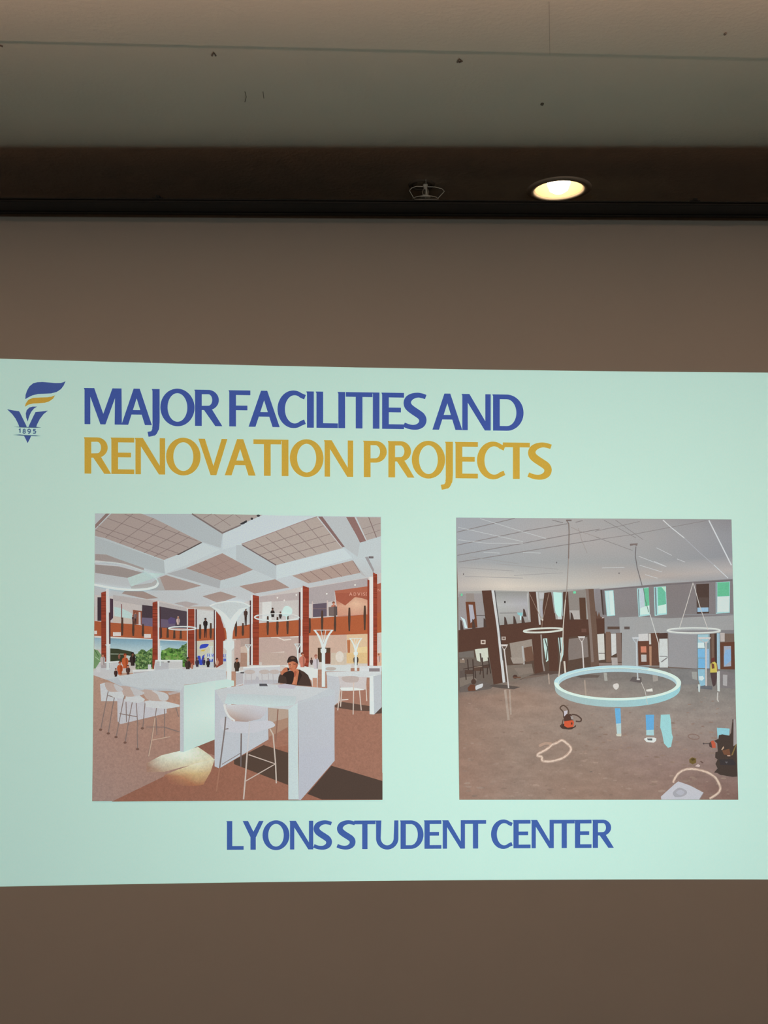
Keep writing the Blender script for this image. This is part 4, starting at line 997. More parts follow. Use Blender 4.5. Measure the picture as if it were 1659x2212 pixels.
# ------------------------------------------------------------------ right picture: the hall under construction
pic = empty('projected_photograph', (0, 0, 0), parent=slide)
Pen.layer = 6
with draw('picture_ground', pic, M_pic): P('', (120, 102, 92), [(985, 1118), (1580, 1122), (1594, 1727), (992, 1727)])
Pen.layer = 10
with draw('pictured_ceiling', pic, M_pic):
    GRID('', [[(164, 169, 175), (170, 172, 175), (172, 170, 169), (166, 164, 164), (146, 144, 148)],
              [(166, 170, 176), (172, 172, 174), (178, 172, 170), (168, 166, 166), (154, 155, 160)],
              [(164, 165, 167), (164, 167, 169), (164, 165, 165), (162, 163, 164), (150, 152, 158)],
              [(190, 182, 176), (214, 204, 192), (196, 190, 182), (182, 172, 166), (186, 180, 178)],
              [(170, 168, 166), (188, 182, 174), (172, 170, 168), (170, 180, 184), (150, 158, 166)]],
         [[(985, 1118), (1090, 1118.7), (1240, 1119.8), (1400, 1121), (1580, 1122)], [(986, 1160), (1090, 1160), (1240, 1160), (1400, 1160), (1580.9, 1160)],
          [(987, 1215), (1090, 1215), (1240, 1215), (1400, 1215), (1582, 1200)], [(989, 1266), (1090, 1266), (1240, 1266), (1410, 1245), (1582.4, 1232)], [(989, 1290), (1090, 1290), (1240, 1285), (1410, 1270), (1583, 1262)]])
    DKL = (136, 130, 130); LTL = (198, 200, 200)
    for pts in ([(62, 205), (480, 105), (710, 50)], [(64, 350), (810, 195), (1300, 110)], [(66, 465), (800, 330), (1659, 170)], [(80, 540), (700, 440), (1659, 285)], [(1390, 95), (1470, 75)], [(1130, 70), (1250, 100)]): L('e', DKL, 8, pts)
    for pts in ([(75, 150), (500, 245), (800, 310)], [(320, 52), (800, 200), (1060, 275)], [(75, 290), (400, 330), (800, 330)], [(360, 430), (540, 440)], [(800, 430), (1000, 440)]): L('e', LTL, 6, pts)
    for pts in ([(100, 600), (700, 640)], [(150, 700), (800, 720)], [(500, 560), (1200, 620)], [(700, 690), (1250, 660)], [(200, 480), (760, 560)]): L('e', (160, 158, 158), 6, pts)
    for pts in ([(1340, 150), (1450, 200), (1659, 270)], [(1420, 160), (1460, 300), (1520, 440)]): L('e', (156, 146, 142), 5, pts)
    for pts in ([(0, 195), (330, 125), (500, 85)], [(10, 290), (400, 235), (850, 150), (1250, 75)], [(100, 70), (460, 270)], [(230, 70), (540, 290)], [(10, 260), (200, 330), (420, 410)]): L('f', (140, 134, 134), 6, pts)
    L('f', (214, 214, 214), 11, [(760, 68), (850, 150), (1000, 270)]); L('f', (176, 178, 182), 8, [(1000, 270), (1180, 440), (1330, 570)]); L('f', (214, 216, 218), 8, [(1330, 570), (1490, 720)])
    L('f', (216, 218, 220), 14, [(1275, 72), (1390, 300), (1528, 575)])
    for pts in ([(690, 380), (860, 465)], [(490, 475), (790, 590)], [(660, 530), (800, 590)], [(500, 575), (750, 650)], [(560, 680), (700, 720)], [(920, 505), (1010, 540)], [(80, 605), (330, 600)]): L('f', (204, 204, 204), 6, pts)
    for c, x, y in (('e', 135, 675), ('e', 1178, 545), ('f', 270, 665)): EL(c, (110, 106, 106), x, y, 6, 10)
    R('e', (120, 108, 104), 1285, 65, 1345, 80); P('f', (130, 118, 114), [(390, 335), (480, 330), (470, 360), (440, 350), (395, 360)])
with draw('pictured_upper_floor', pic, M_pic):
    P('e', (166, 164, 160), [(76, 870), (340, 862), (445, 855), (900, 868), (1300, 845), (1500, 838), (1659, 838), (1659, 1300), (80, 1320)])
    P('e', (156, 150, 150), [(80, 895), (340, 890), (390, 1280), (82, 1300)]); P('e', (150, 140, 134), [(165, 890), (250, 890), (260, 985), (165, 985)])
    GRID('e', [[(150, 150, 146), (148, 146, 142)], [(182, 182, 180), (176, 174, 178)], [(160, 158, 154), (156, 152, 148)]], [[(490, 870), (845, 870)], [(510, 1020), (860, 1010)], [(545, 1245), (875, 1210)]])
    P('e', (112, 70, 52), [(158, 985), (265, 985), (292, 1272), (185, 1280)]); P('e', (176, 174, 184), [(192, 1015), (240, 1018), (262, 1170), (215, 1225)])
    L('e', (90, 80, 76), 6, [(280, 1138), (375, 1136)]); L('e', (90, 86, 84), 5, [(540, 1112), (780, 1108)]); R('e', (70, 66, 64), 590, 975, 608, 998)
    P('e', (206, 226, 230), [(100, 1150), (130, 1200), (150, 1280), (180, 1280), (150, 1180)])
    P('e', (140, 196, 198), [(735, 1105), (798, 1105), (790, 1145), (770, 1140), (745, 1130)]); P('e', (198, 230, 232), [(765, 1140), (785, 1140), (780, 1190), (770, 1190)])
    P('e', (144, 136, 130), [(1305, 870), (1500, 845), (1520, 1185), (1325, 1180)]); P('e', (180, 174, 170), [(1320, 1080), (1430, 1080), (1440, 1180), (1335, 1180)])
    P('e', (92, 68, 56), [(1430, 938), (1500, 938), (1512, 1185), (1442, 1180)])
    P('e', (190, 188, 188), [(980, 880), (1035, 880), (1035, 950), (985, 950)]); P('e', (172, 170, 176), [(985, 970), (1020, 970), (1025, 1150), (1000, 1150)])
    P('e', (192, 232, 224), [(1140, 875), (1235, 882), (1240, 1000), (1228, 1150), (1195, 1150), (1162, 1100), (1150, 1000)]); P('e', (200, 206, 206), [(1190, 1150), (1235, 1150), (1232, 1182), (1195, 1182)])
    R('e', (116, 214, 170), 1365, 866, 1393, 892); R('e', (116, 206, 160), 105, 892, 125, 920)
    P('e', (150, 146, 150), [(1590, 840), (1659, 835), (1659, 1050), (1610, 1050)]); P('e', (150, 200, 214), [(1605, 1055), (1650, 1055), (1648, 1130), (1630, 1130)])
with draw('pictured_end_wall', pic, M_pic):
    GRID('f', [[(142, 136, 138), (134, 126, 126), (134, 128, 130)], [(136, 130, 130), (132, 126, 126), (134, 128, 130)], [(140, 138, 138), (138, 134, 136), (134, 130, 132)]], [[(0, 848), (830, 775), (1540, 728)], [(0, 1100), (830, 1100), (1550, 1050)], [(0, 1340), (830, 1340), (1555, 1340)]])
    L('f', (116, 110, 112), 10, [(100, 850), (830, 790), (1540, 742)]); L('f', (150, 154, 160), 6, [(1000, 1130), (1550, 1125)])
    P('f', (162, 162, 162), [(270, 1160), (480, 1150), (810, 1170), (1550, 1135), (1552, 1300), (810, 1310), (820, 1659), ('h', 825, 100), ('h', 300, 100), (300, 1659)])
    P('f', (154, 152, 154), [(820, 1330), (1142, 1330), (1142, 1659), ('h', 1140, 125), ('h', 825, 105), (820, 1659)])
    R('f', (96, 78, 70), 140, 1262, 275, 1292); R('f', (100, 88, 84), 328, 1262, 388, 1292)
    P('f', (112, 104, 104), [(60, 850), (100, 852), (128, 1130), (85, 1130)]); P('f', (78, 66, 62), [(60, 850), (78, 850), (100, 1130), (85, 1130)])
    P('f', (104, 78, 66), [(0, 1110), (15, 1080), (30, 1150), (45, 1095), (60, 1150), (105, 1165), (108, 1340), (10, 1340)])
    EL('f', (214, 206, 206), 88, 1178, 16, 20)
WN = (200, 232, 226); GR = (108, 192, 152)
def window(frame, panes):
    with draw('pictured_window', pic, M_pic):
        P('f', (170, 214, 214), frame)
        for cl, pts in panes: P('f', cl, pts)
window([(108, 862), (206, 855), (226, 1138), (134, 1146)], [((196, 222, 222), [(118, 870), (150, 866), (168, 1136), (142, 1140)]), ((208, 228, 224), [(155, 866), (200, 862), (218, 1130), (172, 1134)])])
window([(470, 836), (600, 822), (614, 1135), (488, 1152)], [((128, 140, 146), [(480, 845), (492, 843), (502, 1140), (492, 1142)]), ((190, 204, 212), [(500, 838), (545, 834), (560, 1040), (505, 1060)]), (GR, [(545, 834), (600, 828), (608, 1030), (560, 1040)]), ((206, 230, 222), [(505, 1060), (560, 1035), (608, 1025), (610, 1120), (508, 1130)])])
window([(658, 820), (795, 810), (805, 1126), (668, 1142)], [((126, 140, 146), [(668, 825), (685, 823), (694, 1130), (678, 1132)]), ((112, 190, 160), [(700, 822), (788, 816), (796, 1010), (708, 1030)]), ((206, 232, 222), [(706, 1030), (796, 1010), (798, 1110), (708, 1118)]), ((190, 224, 204), [(745, 818), (790, 816), (792, 880)])])
window([(1350, 766), (1512, 757), (1508, 1108), (1352, 1118)], [((150, 160, 168), [(1352, 770), (1368, 768), (1368, 1108), (1354, 1110)]), (GR, [(1370, 768), (1505, 762), (1505, 920), (1370, 925)]), ((212, 226, 222), [(1370, 928), (1505, 922), (1502, 1096), (1368, 1100)])])
with draw('pictured_window', pic, M_pic):
    P('f', (84, 68, 62), [(1132, 786), (1277, 780), (1277, 1112), (1140, 1118)]); P('f', (94, 80, 74), [(1145, 935), (1270, 935), (1270, 1050), (1145, 1050)]); P('f', (156, 190, 214), [(1145, 1050), (1270, 1048), (1270, 1095), (1146, 1098)])
DB = (90, 64, 54)
with draw('pictured_lower_level', pic, M_pic):
    P('e', (92, 74, 64), [(80, 1500), (450, 1450), (900, 1390), (1300, 1370), (1659, 1340), ('f', 300, 1330), ('f', 300, 1659), ('h', 300, 110), ('g', 1659, 100), ('g', 1300, 200), ('g', 900, 180), ('g', 600, 350), ('g', 84, 400)])
    P('e', (116, 108, 102), [(80, 1550), (250, 1530), (262, 1659), (82, 1659)]); P('g', (108, 96, 88), [(84, 0), (440, 0), (470, 300), (86, 390)])
    P('e', (206, 208, 194), [(262, 1515), (405, 1500), (418, 1640), (330, 1660), (285, 1640)]); P('e', (90, 76, 70), [(315, 1560), (330, 1560), (345, 1659), (325, 1659)])
    P('g', (128, 116, 106), [(90, 230), (240, 210), (300, 260), (280, 310), (95, 330)]); P('g', (98, 86, 80), [(90, 150), (160, 140), (170, 210), (92, 230)])
    R('g', (86, 68, 60), 150, 140, 250, 185); R('g', (92, 72, 62), 250, 95, 350, 150); R('g', (84, 66, 58), 330, 85, 420, 120); R('g', (140, 122, 108), 95, 20, 150, 60)
    for pts in ([(180, 20), (190, 140)], [(160, 185), (165, 250)], [(240, 20), (250, 250)], [(345, 0), (360, 230)], [(330, 120), (320, 190)], [(410, 0), (440, 180)], [(405, 110), (400, 190)], [(265, 150), (270, 230)]): L('g', (74, 60, 54), 13, pts)
    L('g', (76, 62, 56), 9, [(130, 130), (420, 80)]); L('g', (150, 134, 120), 7, [(255, 110), (345, 98)])
    EL('g', (196, 190, 186), 130, 20, 8, 8)
    P('e', (154, 142, 132), [(650, 1440), (900, 1400), (928, 1640), (680, 1659)]); P('e', (112, 84, 70), [(810, 1500), (900, 1480), (925, 1640), (830, 1659)]); P('e', (176, 174, 172), [(785, 1480), (805, 1478), (825, 1740), (808, 1744)])
    P('g', (160, 148, 138), [(660, 0), (800, 0), (812, 68), (690, 70)]); P('g', (124, 112, 102), [(610, 90), (900, 70), (920, 180), (640, 300)])
    P('g', (134, 120, 110), [(700, 120), (900, 110), (920, 170), (760, 200)])
    P('e', (196, 220, 214), [(1025, 1375), (1070, 1375), (1085, 1640), (1060, 1659), (1035, 1500)]); L('e', (80, 84, 80), 12, [(1045, 1400), (1075, 1500), (1060, 1640)])
    P('e', (192, 214, 210), [(1190, 1350), (1250, 1350), (1258, 1560), (1225, 1659), (1205, 1500)]); L('e', (70, 62, 60), 14, [(1210, 1380), (1225, 1560)])
    P('e', (132, 120, 114), [(1300, 1400), (1520, 1378), (1535, 1600), (1312, 1640)])
    P('f', (206, 204, 198), [(22, 1345), (100, 1340), (110, 1630), (40, 1640)]); P('f', (206, 206, 204), [(178, 1340), (235, 1338), (240, 1560), (185, 1590)]); L('f', (80, 70, 66), 6, [(40, 1560), (110, 1560)])
    P('f', (124, 98, 84), [(120, 1320), (172, 1320), (180, 1659), (125, 1659)])
    P('f', (128, 110, 102), [(240, 1330), (290, 1330), (300, 1659), (245, 1659)])
    P('h', (140, 122, 114), [(0, 60), (300, 60), (300, 110), (0, 115)]); P('h', (176, 166, 162), [(180, 0), (250, 0), (255, 80), (190, 85)])
with draw('balcony_front', pic, M_pic):
    P('e', DB, [(80, 1302), (380, 1266), (540, 1246), (870, 1212), (1000, 1185), (1190, 1180), (1500, 1182), (1659, 1170), ('f', 105, 1165), ('f', 108, 1340), (1659, 1345), (1300, 1380), (900, 1402), (420, 1490), (80, 1548)])
    R('e', (206, 190, 178), 328, 1412, 382, 1458); R('e', (110, 84, 74), 340, 1424, 370, 1446); R('e', (190, 176, 166), 562, 1374, 608, 1412); R('e', (120, 96, 86), 572, 1384, 598, 1402)
    R('e', (110, 80, 70), 1455, 1285, 1510, 1325)
for x, y0_, y1_ in ((110, 1185, 1300), (245, 1175, 1285), (372, 1165, 1268), (603, 1150, 1245), (705, 1140, 1232), (797, 1140, 1222), (1345, 1100, 1185), (815, 1060, 1150)):
    with draw('baluster', pic, M_pic): P('e', (82, 66, 60), [(x - 12, y0_), (x + 6, y0_ + 12), (x + 28, y1_), (x - 12, y1_)])
def col2(brick, light, cl=DB):
    with draw('column', pic, M_pic):
        for pts in brick: P('e', cl, pts)
        for w_, cl2, pts in light: L('e', cl2, w_, pts)
col2([[(340, 860), (447, 855), (520, 1300), (560, 1620), (590, 1925), (478, 1935), (430, 1640), (392, 1280)]], [(30, (206, 206, 206), [(462, 855), (520, 1250), (560, 1620), (592, 1910)]), (10, (80, 76, 76), [(484, 858), (535, 1250), (578, 1640)])])
col2([[(868, 872), (948, 870), (1002, 1250), (1020, 1659), (1040, 1780), (935, 1790), (900, 1400)]], [(20, (196, 194, 192), [(955, 872), (990, 1240)]), (16, (150, 140, 134), [(1003, 1350), (1022, 1659), (1040, 1760)]), (8, (190, 186, 184), [(848, 890), (868, 1190)])])
col2([[(1040, 885), (1115, 875), (1160, 1120), (1180, 1280), (1195, 1659), (1200, 1780), (1095, 1780), (1090, 1400), (1030, 1250), (1020, 1050)]], [(14, (156, 156, 156), [(1125, 878), (1158, 1110)])])
col2([[(1250, 872), (1305, 870), (1325, 1190), (1300, 1659), (1290, 1740), (1245, 1740), (1262, 1350), (1240, 1200)]], [(10, (150, 164, 166), [(1243, 880), (1245, 1140)])])
col2([[(1500, 842), (1592, 840), (1625, 1250), (1650, 1659), (1655, 1720), (1560, 1720), (1540, 1300)]], [(30, (134, 118, 110), [(1518, 842), (1550, 1250), (1580, 1659)])], (110, 88, 76))
def door(fr, panes):
    with draw('pictured_door', pic, M_pic):
        for cl, pts in fr: P('f', cl, pts)
        for cl, pts in panes: P('f', cl, pts)
BD = (104, 70, 56)
door([((206, 204, 202), [(485, 1345), (590, 1340), (595, 1420), (487, 1424)]), (BD, [(478, 1425), (605, 1420), (610, 1690), (485, 1700)])], [((206, 132, 108), [(510, 1482), (572, 1480), (575, 1552), (512, 1552)]), ((190, 184, 180), [(515, 1575), (575, 1575), (576, 1655), (518, 1655)])])
door([((104, 74, 62), [(600, 1335), (720, 1330), (720, 1700), (610, 1700)]), ((206, 202, 196), [(602, 1340), (622, 1340), (628, 1460), (605, 1460)]), ((176, 136, 112), [(605, 1480), (632, 1480), (632, 1700), (610, 1700)])], [((84, 64, 58), [(705, 1335), (810, 1330), (810, 1395), (705, 1398)]), ((206, 210, 208), [(718, 1398), (812, 1396), (816, 1720), (722, 1720)]), ((130, 130, 132), [(718, 1590), (812, 1592), (812, 1600), (718, 1598)]), ((120, 118, 120), [(735, 1655), (812, 1600), (812, 1612), (745, 1662)])])
door([((132, 148, 154), [(1142, 1345), (1290, 1340), (1290, 1730), (1142, 1730)])], [((160, 196, 206), [(1150, 1350), (1270, 1348), (1270, 1440), (1150, 1440)]), ((214, 232, 232), [(1150, 1440), (1220, 1440), (1225, 1500), (1150, 1500)]), ((126, 182, 218), [(1150, 1510), (1228, 1508), (1230, 1610), (1152, 1610)]), ((120, 180, 220), [(1155, 1618), (1230, 1618), (1232, 1725), (1155, 1725)]), ((150, 180, 204), [(1248, 1510), (1275, 1510), (1278, 1730), (1250, 1730)])])
door([((96, 72, 62), [(1285, 1340), (1345, 1335), (1345, 1760), (1290, 1760)]), ((120, 98, 86), [(1300, 1345), (1330, 1345), (1330, 1640), (1305, 1640)]), ((74, 60, 56), [(1340, 1335), (1362, 1335), (1362, 1700), (1342, 1700)]), ((160, 190, 204), [(1362, 1335), (1395, 1335), (1398, 1740), (1365, 1740)]), ((190, 180, 176), [(1400, 1330), (1450, 1330), (1450, 1430), (1402, 1430)])], [])
door([(BD, [(1400, 1440), (1560, 1432), (1563, 1755), (1408, 1745)])], [((164, 170, 184), [(1440, 1480), (1520, 1478), (1522, 1705), (1440, 1710)]), ((140, 178, 216), [(1460, 1520), (1520, 1515), (1522, 1640), (1450, 1700), (1440, 1600)])])
with draw('pictured_floor', pic, M_grd):
    GRID('', [[(128, 112, 102), (132, 116, 106), (126, 116, 110), (128, 122, 118), (126, 120, 118)],
              [(148, 120, 106), (162, 134, 118), (156, 138, 128), (152, 142, 134), (146, 138, 132)],
              [(156, 126, 110), (160, 136, 122), (156, 136, 124), (162, 144, 134), (160, 144, 136)],
              [(158, 126, 110), (156, 132, 118), (154, 130, 116), (158, 132, 122), (152, 128, 120)],
              [(162, 128, 112), (160, 134, 120), (160, 130, 114), (158, 128, 114), (140, 108, 98)]],
         [[(991, 1492), (1110, 1470), (1230, 1450), (1400, 1442), (1587, 1446)], [(991.2, 1510), (1120, 1500), (1260, 1500), (1400, 1500), (1588, 1500)], [(991.4, 1570), (1120, 1570), (1260, 1570), (1400, 1570), (1590, 1570)],
          [(991.7, 1640), (1120, 1640), (1260, 1640), (1400, 1640), (1592, 1640)], [(992, 1727), (1120, 1727), (1260, 1727), (1400, 1727), (1594, 1727)]])
    rnd = random.Random(11); it = []
    for k in range(420):
        x = rnd.uniform(1000, 1585); y = rnd.uniform(1505, 1722); f = rnd.uniform(-1, 1); r_ = rnd.uniform(2, 9) * (.5 + (y - 1490) / 250)
        cl = (158 + 12 * f, 132 + 11 * f, 118 + 10 * f)
        if r_ < (x - 994) and x + r_ * 2 < 1586: it.append((cl, blob(rnd, x, y, r_ * .8, 7, .30)))
    multi('', it)
    P('g', (112, 100, 94), [(86, 390), (100, 330), (300, 250), (480, 310), (440, 350), (250, 380)], 0)
    P('g', (96, 84, 78), [(410, 320), (480, 300), (590, 305), (770, 330), (700, 355), (560, 345)])
    P('g', (96, 78, 70), [(860, 205), (1050, 150), (1280, 150), (1300, 180), (1060, 185)]); P('g', (110, 96, 90), [(1400, 210), (1540, 188), (1659, 200), (1640, 225), (1450, 228)])
    P('h', (108, 98, 96), [(385, 265), (420, 215), (520, 220), (520, 285)]); P('h', (136, 132, 130), [(830, 120), (1140, 130), (1145, 300), (960, 300)]); P('h', (112, 112, 116), [(1135, 345), (1160, 300), (1310, 320), (1310, 360)]); P('h', (134, 126, 126), [(1400, 150), (1565, 170), (1568, 350), (1400, 340)])
    for pts, w_ in (([(600, 360), (640, 700)], 26), ([(650, 360), (665, 640)], 18), ([(1085, 180), (1095, 300)], 14), ([(1490, 250), (1505, 440)], 16)): L('g', (176, 156, 142), w_, pts)
    P('h', (176, 172, 164), [(95, 170), (130, 170), (140, 260), (105, 260)]); P('h', (172, 162, 154), [(640, 170), (700, 160), (705, 260), (650, 270)])
    P('h', (168, 166, 160), [(1080, 160), (1140, 160), (1140, 250), (1090, 240)])
with draw('reflection', pic, M_pic):
    P('h', (146, 190, 208), [(1150, 130), (1228, 130), (1232, 310), (1180, 320), (1155, 250)]); P('h', (210, 226, 228), [(1160, 210), (1205, 205), (1222, 235), (1195, 260), (1165, 250)]); P('h', (196, 206, 204), [(1150, 300), (1178, 300), (1172, 390), (1155, 380)])
with draw('reflection', pic, M_pic):
    P('h', (206, 210, 206), [(1362, 150), (1395, 150), (1395, 380), (1368, 375)]); L('h', (196, 192, 186), 14, [(1372, 390), (1368, 470), (1382, 495)])
with draw('reflection', pic, M_pic):
    P('h', (176, 172, 172), [(1430, 190), (1480, 195), (1475, 320), (1430, 310)])
with draw('reflection', pic, M_pic):
    P('h', (110, 174, 216), [(220, 566), (284, 566), (290, 735), (234, 740)]); P('h', (184, 206, 206), [(234, 740), (290, 735), (292, 850), (245, 860)]); P('h', (206, 204, 190), [(235, 855), (295, 850), (292, 882), (240, 880)])
with draw('reflection', pic, M_pic):
    P('h', (106, 170, 216), [(565, 640), (660, 640), (656, 808), (572, 812)]); P('h', (170, 206, 210), [(572, 812), (656, 808), (660, 872), (572, 870)])
with draw('reflection', pic, M_pic):
    P('h', (160, 210, 212), [(735, 640), (835, 636), (848, 700), (858, 850), (870, 890), (850, 1000), (815, 1010), (770, 960), (750, 850), (728, 780)])
with draw('reflection', pic, M_pic): P('h', (150, 204, 214), [(1362, 785), (1505, 795), (1500, 870), (1385, 865), (1372, 920)])
with draw('floor_fitting', pic, M_pic):
    P('h', (222, 224, 220), [(545, 910), (575, 895), (660, 895), (686, 905), (680, 935), (655, 952), (575, 945)]); P('h', (96, 100, 100), [(580, 905), (640, 905), (640, 928), (590, 925)])
with draw('floor_fitting', pic, M_pic): P('h', (214, 208, 202), [(205, 300), (255, 290), (265, 330), (235, 360), (205, 335)], 3)
with draw('floor_fitting', pic, M_pic): P('h', (224, 220, 212), [(568, 360), (640, 345), (645, 380), (575, 380)])
with draw('pendant_light', pic, M_pic):
    P('f', (200, 202, 204), [(415, 1380), (490, 1378), (488, 1398), (418, 1398)]); L('f', (190, 194, 198), 9, [(425, 1400), (460, 1450)]); L('f', (190, 194, 198), 9, [(480, 1400), (462, 1450)]); L('f', (196, 200, 202), 14, [(462, 1440), (466, 1659), (478, 1850)])
    P('h', (206, 204, 200), [(465, 235), (500, 235), (500, 252), (465, 250)])
def post_lamp(c, xa, xb, y, stem, w_=14):
    with draw('post_lamp', pic, M_pic):
        P(c, (212, 204, 200), [(xa, y - 10), (xb, y - 10), (xb - 8, y + 10), (xa + 8, y + 10)])
        xm = stem[0][0]
        L(c, (196, 186, 182), 7, [(xa + 12, y + 10), (xm, y + 60)]); L(c, (196, 186, 182), 7, [(xb - 12, y + 10), (xm, y + 60)])
        L(c, (206, 198, 194), w_, [(xm, y + 40)] + stem[1:])
post_lamp('e', 1415, 1496, 1380, [(1458, 1390), (1466, 1500), (1480, 1740)])
post_lamp('e', 552, 632, 1470, [(590, 1480), (600, 1600), (640, 1950)])
post_lamp('f', 1150, 1295, 1390, [(1240, 1400), (1240, 1600), (1242, 1925)], 16)
def ring2(c, cx, cy, rx, ry, w_, cl=(210, 216, 208), rot=0.0):
    EL(c, cl, cx, cy, rx, ry, w_, rot)
with draw('ring_pendant', pic, M_pic):
    ring2('e', 1028, 1302, 218, 22, 20, (212, 214, 204), -0.05)
    for pts in ([(872, 890), (1000, 1165)], [(1092, 885), (1022, 1180)], [(1018, 1170), (1012, 1270)]): L('e', (150, 126, 112), 6, pts)
    EL('e', (206, 196, 186), 1018, 1185, 10, 12)
with draw('ring_pendant', pic, M_pic):
    EL('f', (190, 192, 190), 1105, 1308, 296, 28, 22); EL('f', (222, 226, 220), 1105, 1302, 296, 28, 12)
    L('f', (206, 200, 194), 8, [(1095, 770), (1020, 1030), (945, 1272)]); L('f', (206, 200, 194), 8, [(1100, 780), (1175, 1050), (1265, 1300)])
with draw('ring_pendant', pic, M_pic):
    # the near ring: inner wall seen at the back, top rim all round, outer wall at the front
    def oval(cx, cy, rx, ry, a0, a1, n): return [(cx + rx * math.cos(math.radians(a0 + (a1 - a0) * k / n)), cy + ry * math.sin(math.radians(a0 + (a1 - a0) * k / n))) for k in range(n + 1)]
    strip(oval(1333.5, 1475, 128, 31, 180, 360, 40), oval(1333.5, 1482, 127, 31, 180, 360, 40), (176, 202, 208))
    up_, dn_ = oval(1333.5, 1475, 136.5, 37.5, -4, 184, 40), oval(1333.5, 1487.5, 135, 39.5, -4, 184, 40)
    cr = [tuple(u + (v - u) * min(1, max(0, (k - 8) / 26)) for u, v in zip((158, 206, 212), (168, 184, 182))) for k in range(41)]
    GRID('', [cr, cr], [up_, dn_])
    strip(oval(1333.5, 1475, 137, 37.5, 0, 360, 80), oval(1333.5, 1475.5, 127.5, 32, 0, 360, 80), (216, 236, 226))
    strip(oval(1333.5, 1474, 137, 37, 182, 300, 40), oval(1333.5, 1476, 129, 34, 182, 300, 40), (184, 216, 222))
with draw('hanging_cord', pic, M_pic):
    L('e', (132, 116, 108), 11, [(1285, 70), (1312, 110), (1316, 200), (1310, 500)]); L('e', (160, 148, 140), 10, [(1310, 500), (1290, 850), (1275, 960)]); L('e', (206, 196, 184), 11, [(1275, 960), (1250, 1260), (1246, 1440), (1222, 1600), (1200, 1825)])
    L('g', (206, 198, 186), 20, [(1262, 40), (1275, 175)])
with draw('hanging_cord', pic, M_pic):
    L('f', (120, 112, 112), 9, [(457, 365), (450, 470), (470, 600), (525, 800)]); L('f', (110, 126, 116), 7, [(540, 830), (560, 960), (600, 1100)]); L('f', (206, 204, 200), 9, [(612, 1120), (660, 1280), (710, 1450), (718, 1659)])
    L('h', (206, 200, 192), 6, [(515, 275), (560, 380), (585, 520)])
# vacuum cleaner
with draw('vacuum_cleaner', pic, M_pic):
    P('g', (76, 58, 50), [(1210, 765), (1240, 735), (1262, 745), (1300, 780), (1370, 775), (1395, 750), (1390, 775), (1345, 802), (1310, 805), (1235, 795)])
    P('g', (206, 92, 62), [(1262, 702), (1350, 695), (1372, 720), (1362, 775), (1300, 785), (1262, 765)]); P('g', (86, 62, 54), [(1252, 665), (1290, 630), (1340, 632), (1368, 700), (1262, 712)])
    P('g', (160, 150, 146), [(1330, 650), (1360, 660), (1366, 695), (1340, 690)])
    L('g', (96, 76, 66), 14, [(1255, 670), (1250, 610), (1215, 565), (1250, 535), (1290, 560), (1310, 600), (1310, 640)], 4); L('g', (90, 72, 64), 16, [(1345, 635), (1400, 645), (1450, 685), (1440, 715), (1390, 712)], 4)
    L('g', (92, 70, 60), 10, [(1250, 690), (1232, 770)]); EL('g', (100, 60, 48), 1345, 738, 9, 14); P('g', (200, 192, 200), [(1258, 600), (1300, 590), (1290, 630), (1260, 660)])
def chalk(pts, w, faint=()):
    with draw('chalk_outline', pic, M_pic):
        for c, f in faint: L(c, (180, 150, 132), 30, f, 3)
        L(pts[0], (186, 158, 142), w * 1.9, pts[1], 4)
        q1 = smooth_pts(pts[1], 5, False); rnd = random.Random(3)
        LW(pts[0], (222, 198, 180), [(x + rnd.uniform(-3, 3), y + rnd.uniform(-3, 3), w * rnd.uniform(.45, 1.15)) for x, y in q1])
chalk(('g', [(1180, 955), (1235, 925), (1290, 960), (1335, 1010), (1320, 1060), (1250, 1120), (1150, 1155), (1060, 1162), (1015, 1150), (1010, 1110), (965, 1100), (975, 1075), (1060, 1030), (1120, 980), (1185, 950)]), 17, [('g', [(1120, 965), (1050, 960), (980, 990)])])
chalk(('h', [(872, 1400), (895, 1345), (950, 1280), (1030, 1248), (1120, 1250), (1230, 1275), (1330, 1330), (1380, 1400), (1400, 1465), (1370, 1520), (1280, 1580)]), 16)
with draw('floor_board', pic, M_pic):
    P('h', (198, 196, 202), [(735, 1555), (895, 1410), (930, 1385), (1060, 1430), (1212, 1510), (1165, 1588), (740, 1588)]); P('h', (170, 168, 174), [(870, 1510), (940, 1455), (1025, 1495), (1000, 1545), (900, 1560)], 4); P('h', (184, 182, 190), [(905, 1510), (950, 1480), (1000, 1505), (960, 1540)], 4)
    L('h', (150, 140, 144), 7, [(1165, 1588), (1210, 1515)])
with draw('cable_coil', pic, M_pic): EL('h', (140, 116, 106), 1102, 886, 62, 28, 11, 0.15)
with draw('bucket', pic, M_pic): P('h', (116, 96, 56), [(1052, 1140), (1085, 1115), (1128, 1130), (1130, 1175), (1090, 1195), (1055, 1175)]); P('h', (88, 72, 44), [(1070, 1135), (1100, 1125), (1120, 1145), (1085, 1155)])
with draw('floor_scrap', pic, M_pic): P('h', (214, 190, 182), [(1118, 1215), (1150, 1190), (1175, 1205), (1165, 1225)])
with draw('floor_scrap', pic, M_pic): P('h', (110, 86, 78), [(1170, 1158), (1185, 1155), (1215, 1178), (1195, 1182)])
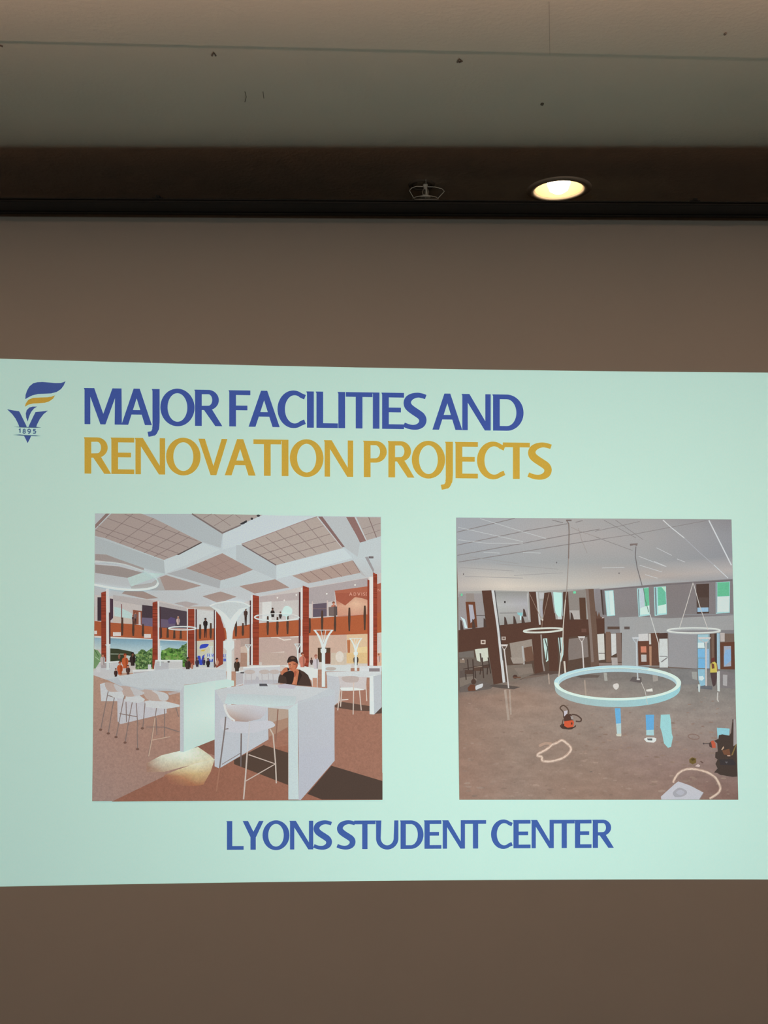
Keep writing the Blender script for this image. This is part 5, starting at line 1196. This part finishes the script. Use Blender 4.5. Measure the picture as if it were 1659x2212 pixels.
with draw('tool_pile', pic, M_pic):
    P('h', (76, 64, 58), [(1385, 870), (1420, 858), (1500, 875), (1520, 840), (1535, 690), (1548, 690), (1545, 990), (1582, 960), (1590, 1330), (1540, 1335), (1400, 1312), (1365, 1290), (1330, 1285), (1370, 1240), (1345, 1190), (1370, 1140), (1342, 1120), (1345, 1060), (1372, 1050), (1365, 960), (1330, 930), (1380, 910)])
    P('h', (66, 60, 60), [(1385, 1140), (1540, 1135), (1575, 1190), (1560, 1205), (1400, 1200)]); P('h', (108, 104, 106), [(1450, 1165), (1485, 1165), (1470, 1185)])
    P('h', (122, 84, 64), [(1420, 1040), (1500, 1020), (1515, 1095), (1440, 1085)]); P('h', (200, 168, 140), [(1410, 1030), (1435, 990), (1442, 1010), (1420, 1035)]); P('h', (206, 170, 150), [(1475, 1092), (1510, 1092), (1512, 1104), (1480, 1104)])
    P('h', (136, 112, 70), [(1520, 1095), (1575, 960), (1582, 970), (1540, 1090)]); EL('h', (110, 90, 84), 1546, 715, 10, 16)
with draw('shop_vacuum', pic, M_pic):
    P('h', (196, 96, 72), [(1290, 940), (1320, 925), (1345, 960), (1348, 1010), (1305, 1010)]); P('h', (90, 74, 70), [(1270, 960), (1295, 940), (1310, 1010), (1280, 1000)]); L('h', (96, 84, 80), 8, [(1205, 962), (1270, 962)]); EL('h', (90, 80, 78), 1212, 962, 9, 9)
with draw('machine_part', pic, M_pic): EL('g', (80, 60, 54), 712, 215, 26, 22); R('g', (110, 80, 66), 690, 215, 775, 230)
with draw('machine_part', pic, M_pic):
    P('g', (108, 70, 54), [(180, 340), (215, 300), (262, 305), (270, 370), (190, 375)]); EL('g', (84, 64, 56), 248, 270, 28, 30); P('g', (204, 204, 206), [(270, 320), (300, 305), (350, 290), (345, 330), (300, 350), (272, 360)], 3)
with draw('person', pic, M_pic):
    P('h', (86, 70, 70), [(1285, 160), (1362, 160), (1362, 220), (1345, 310), (1322, 325), (1310, 300)]); P('h', (206, 190, 96), [(1290, 70), (1330, 40), (1360, 70), (1362, 165), (1285, 168)]); P('h', (120, 76, 60), [(1300, 60), (1330, 75), (1335, 120), (1305, 125)])
    P('h', (110, 62, 56), [(1298, 20), (1318, 0), (1338, 10), (1336, 45), (1305, 48)], 3); L('h', (150, 110, 90), 9, [(1360, 70), (1372, 160)])
with draw('wall_edge', pic, M_pic):
    P('h', (168, 160, 158), [(1548, 690), (1570, 690), (1585, 960), (1548, 990)])
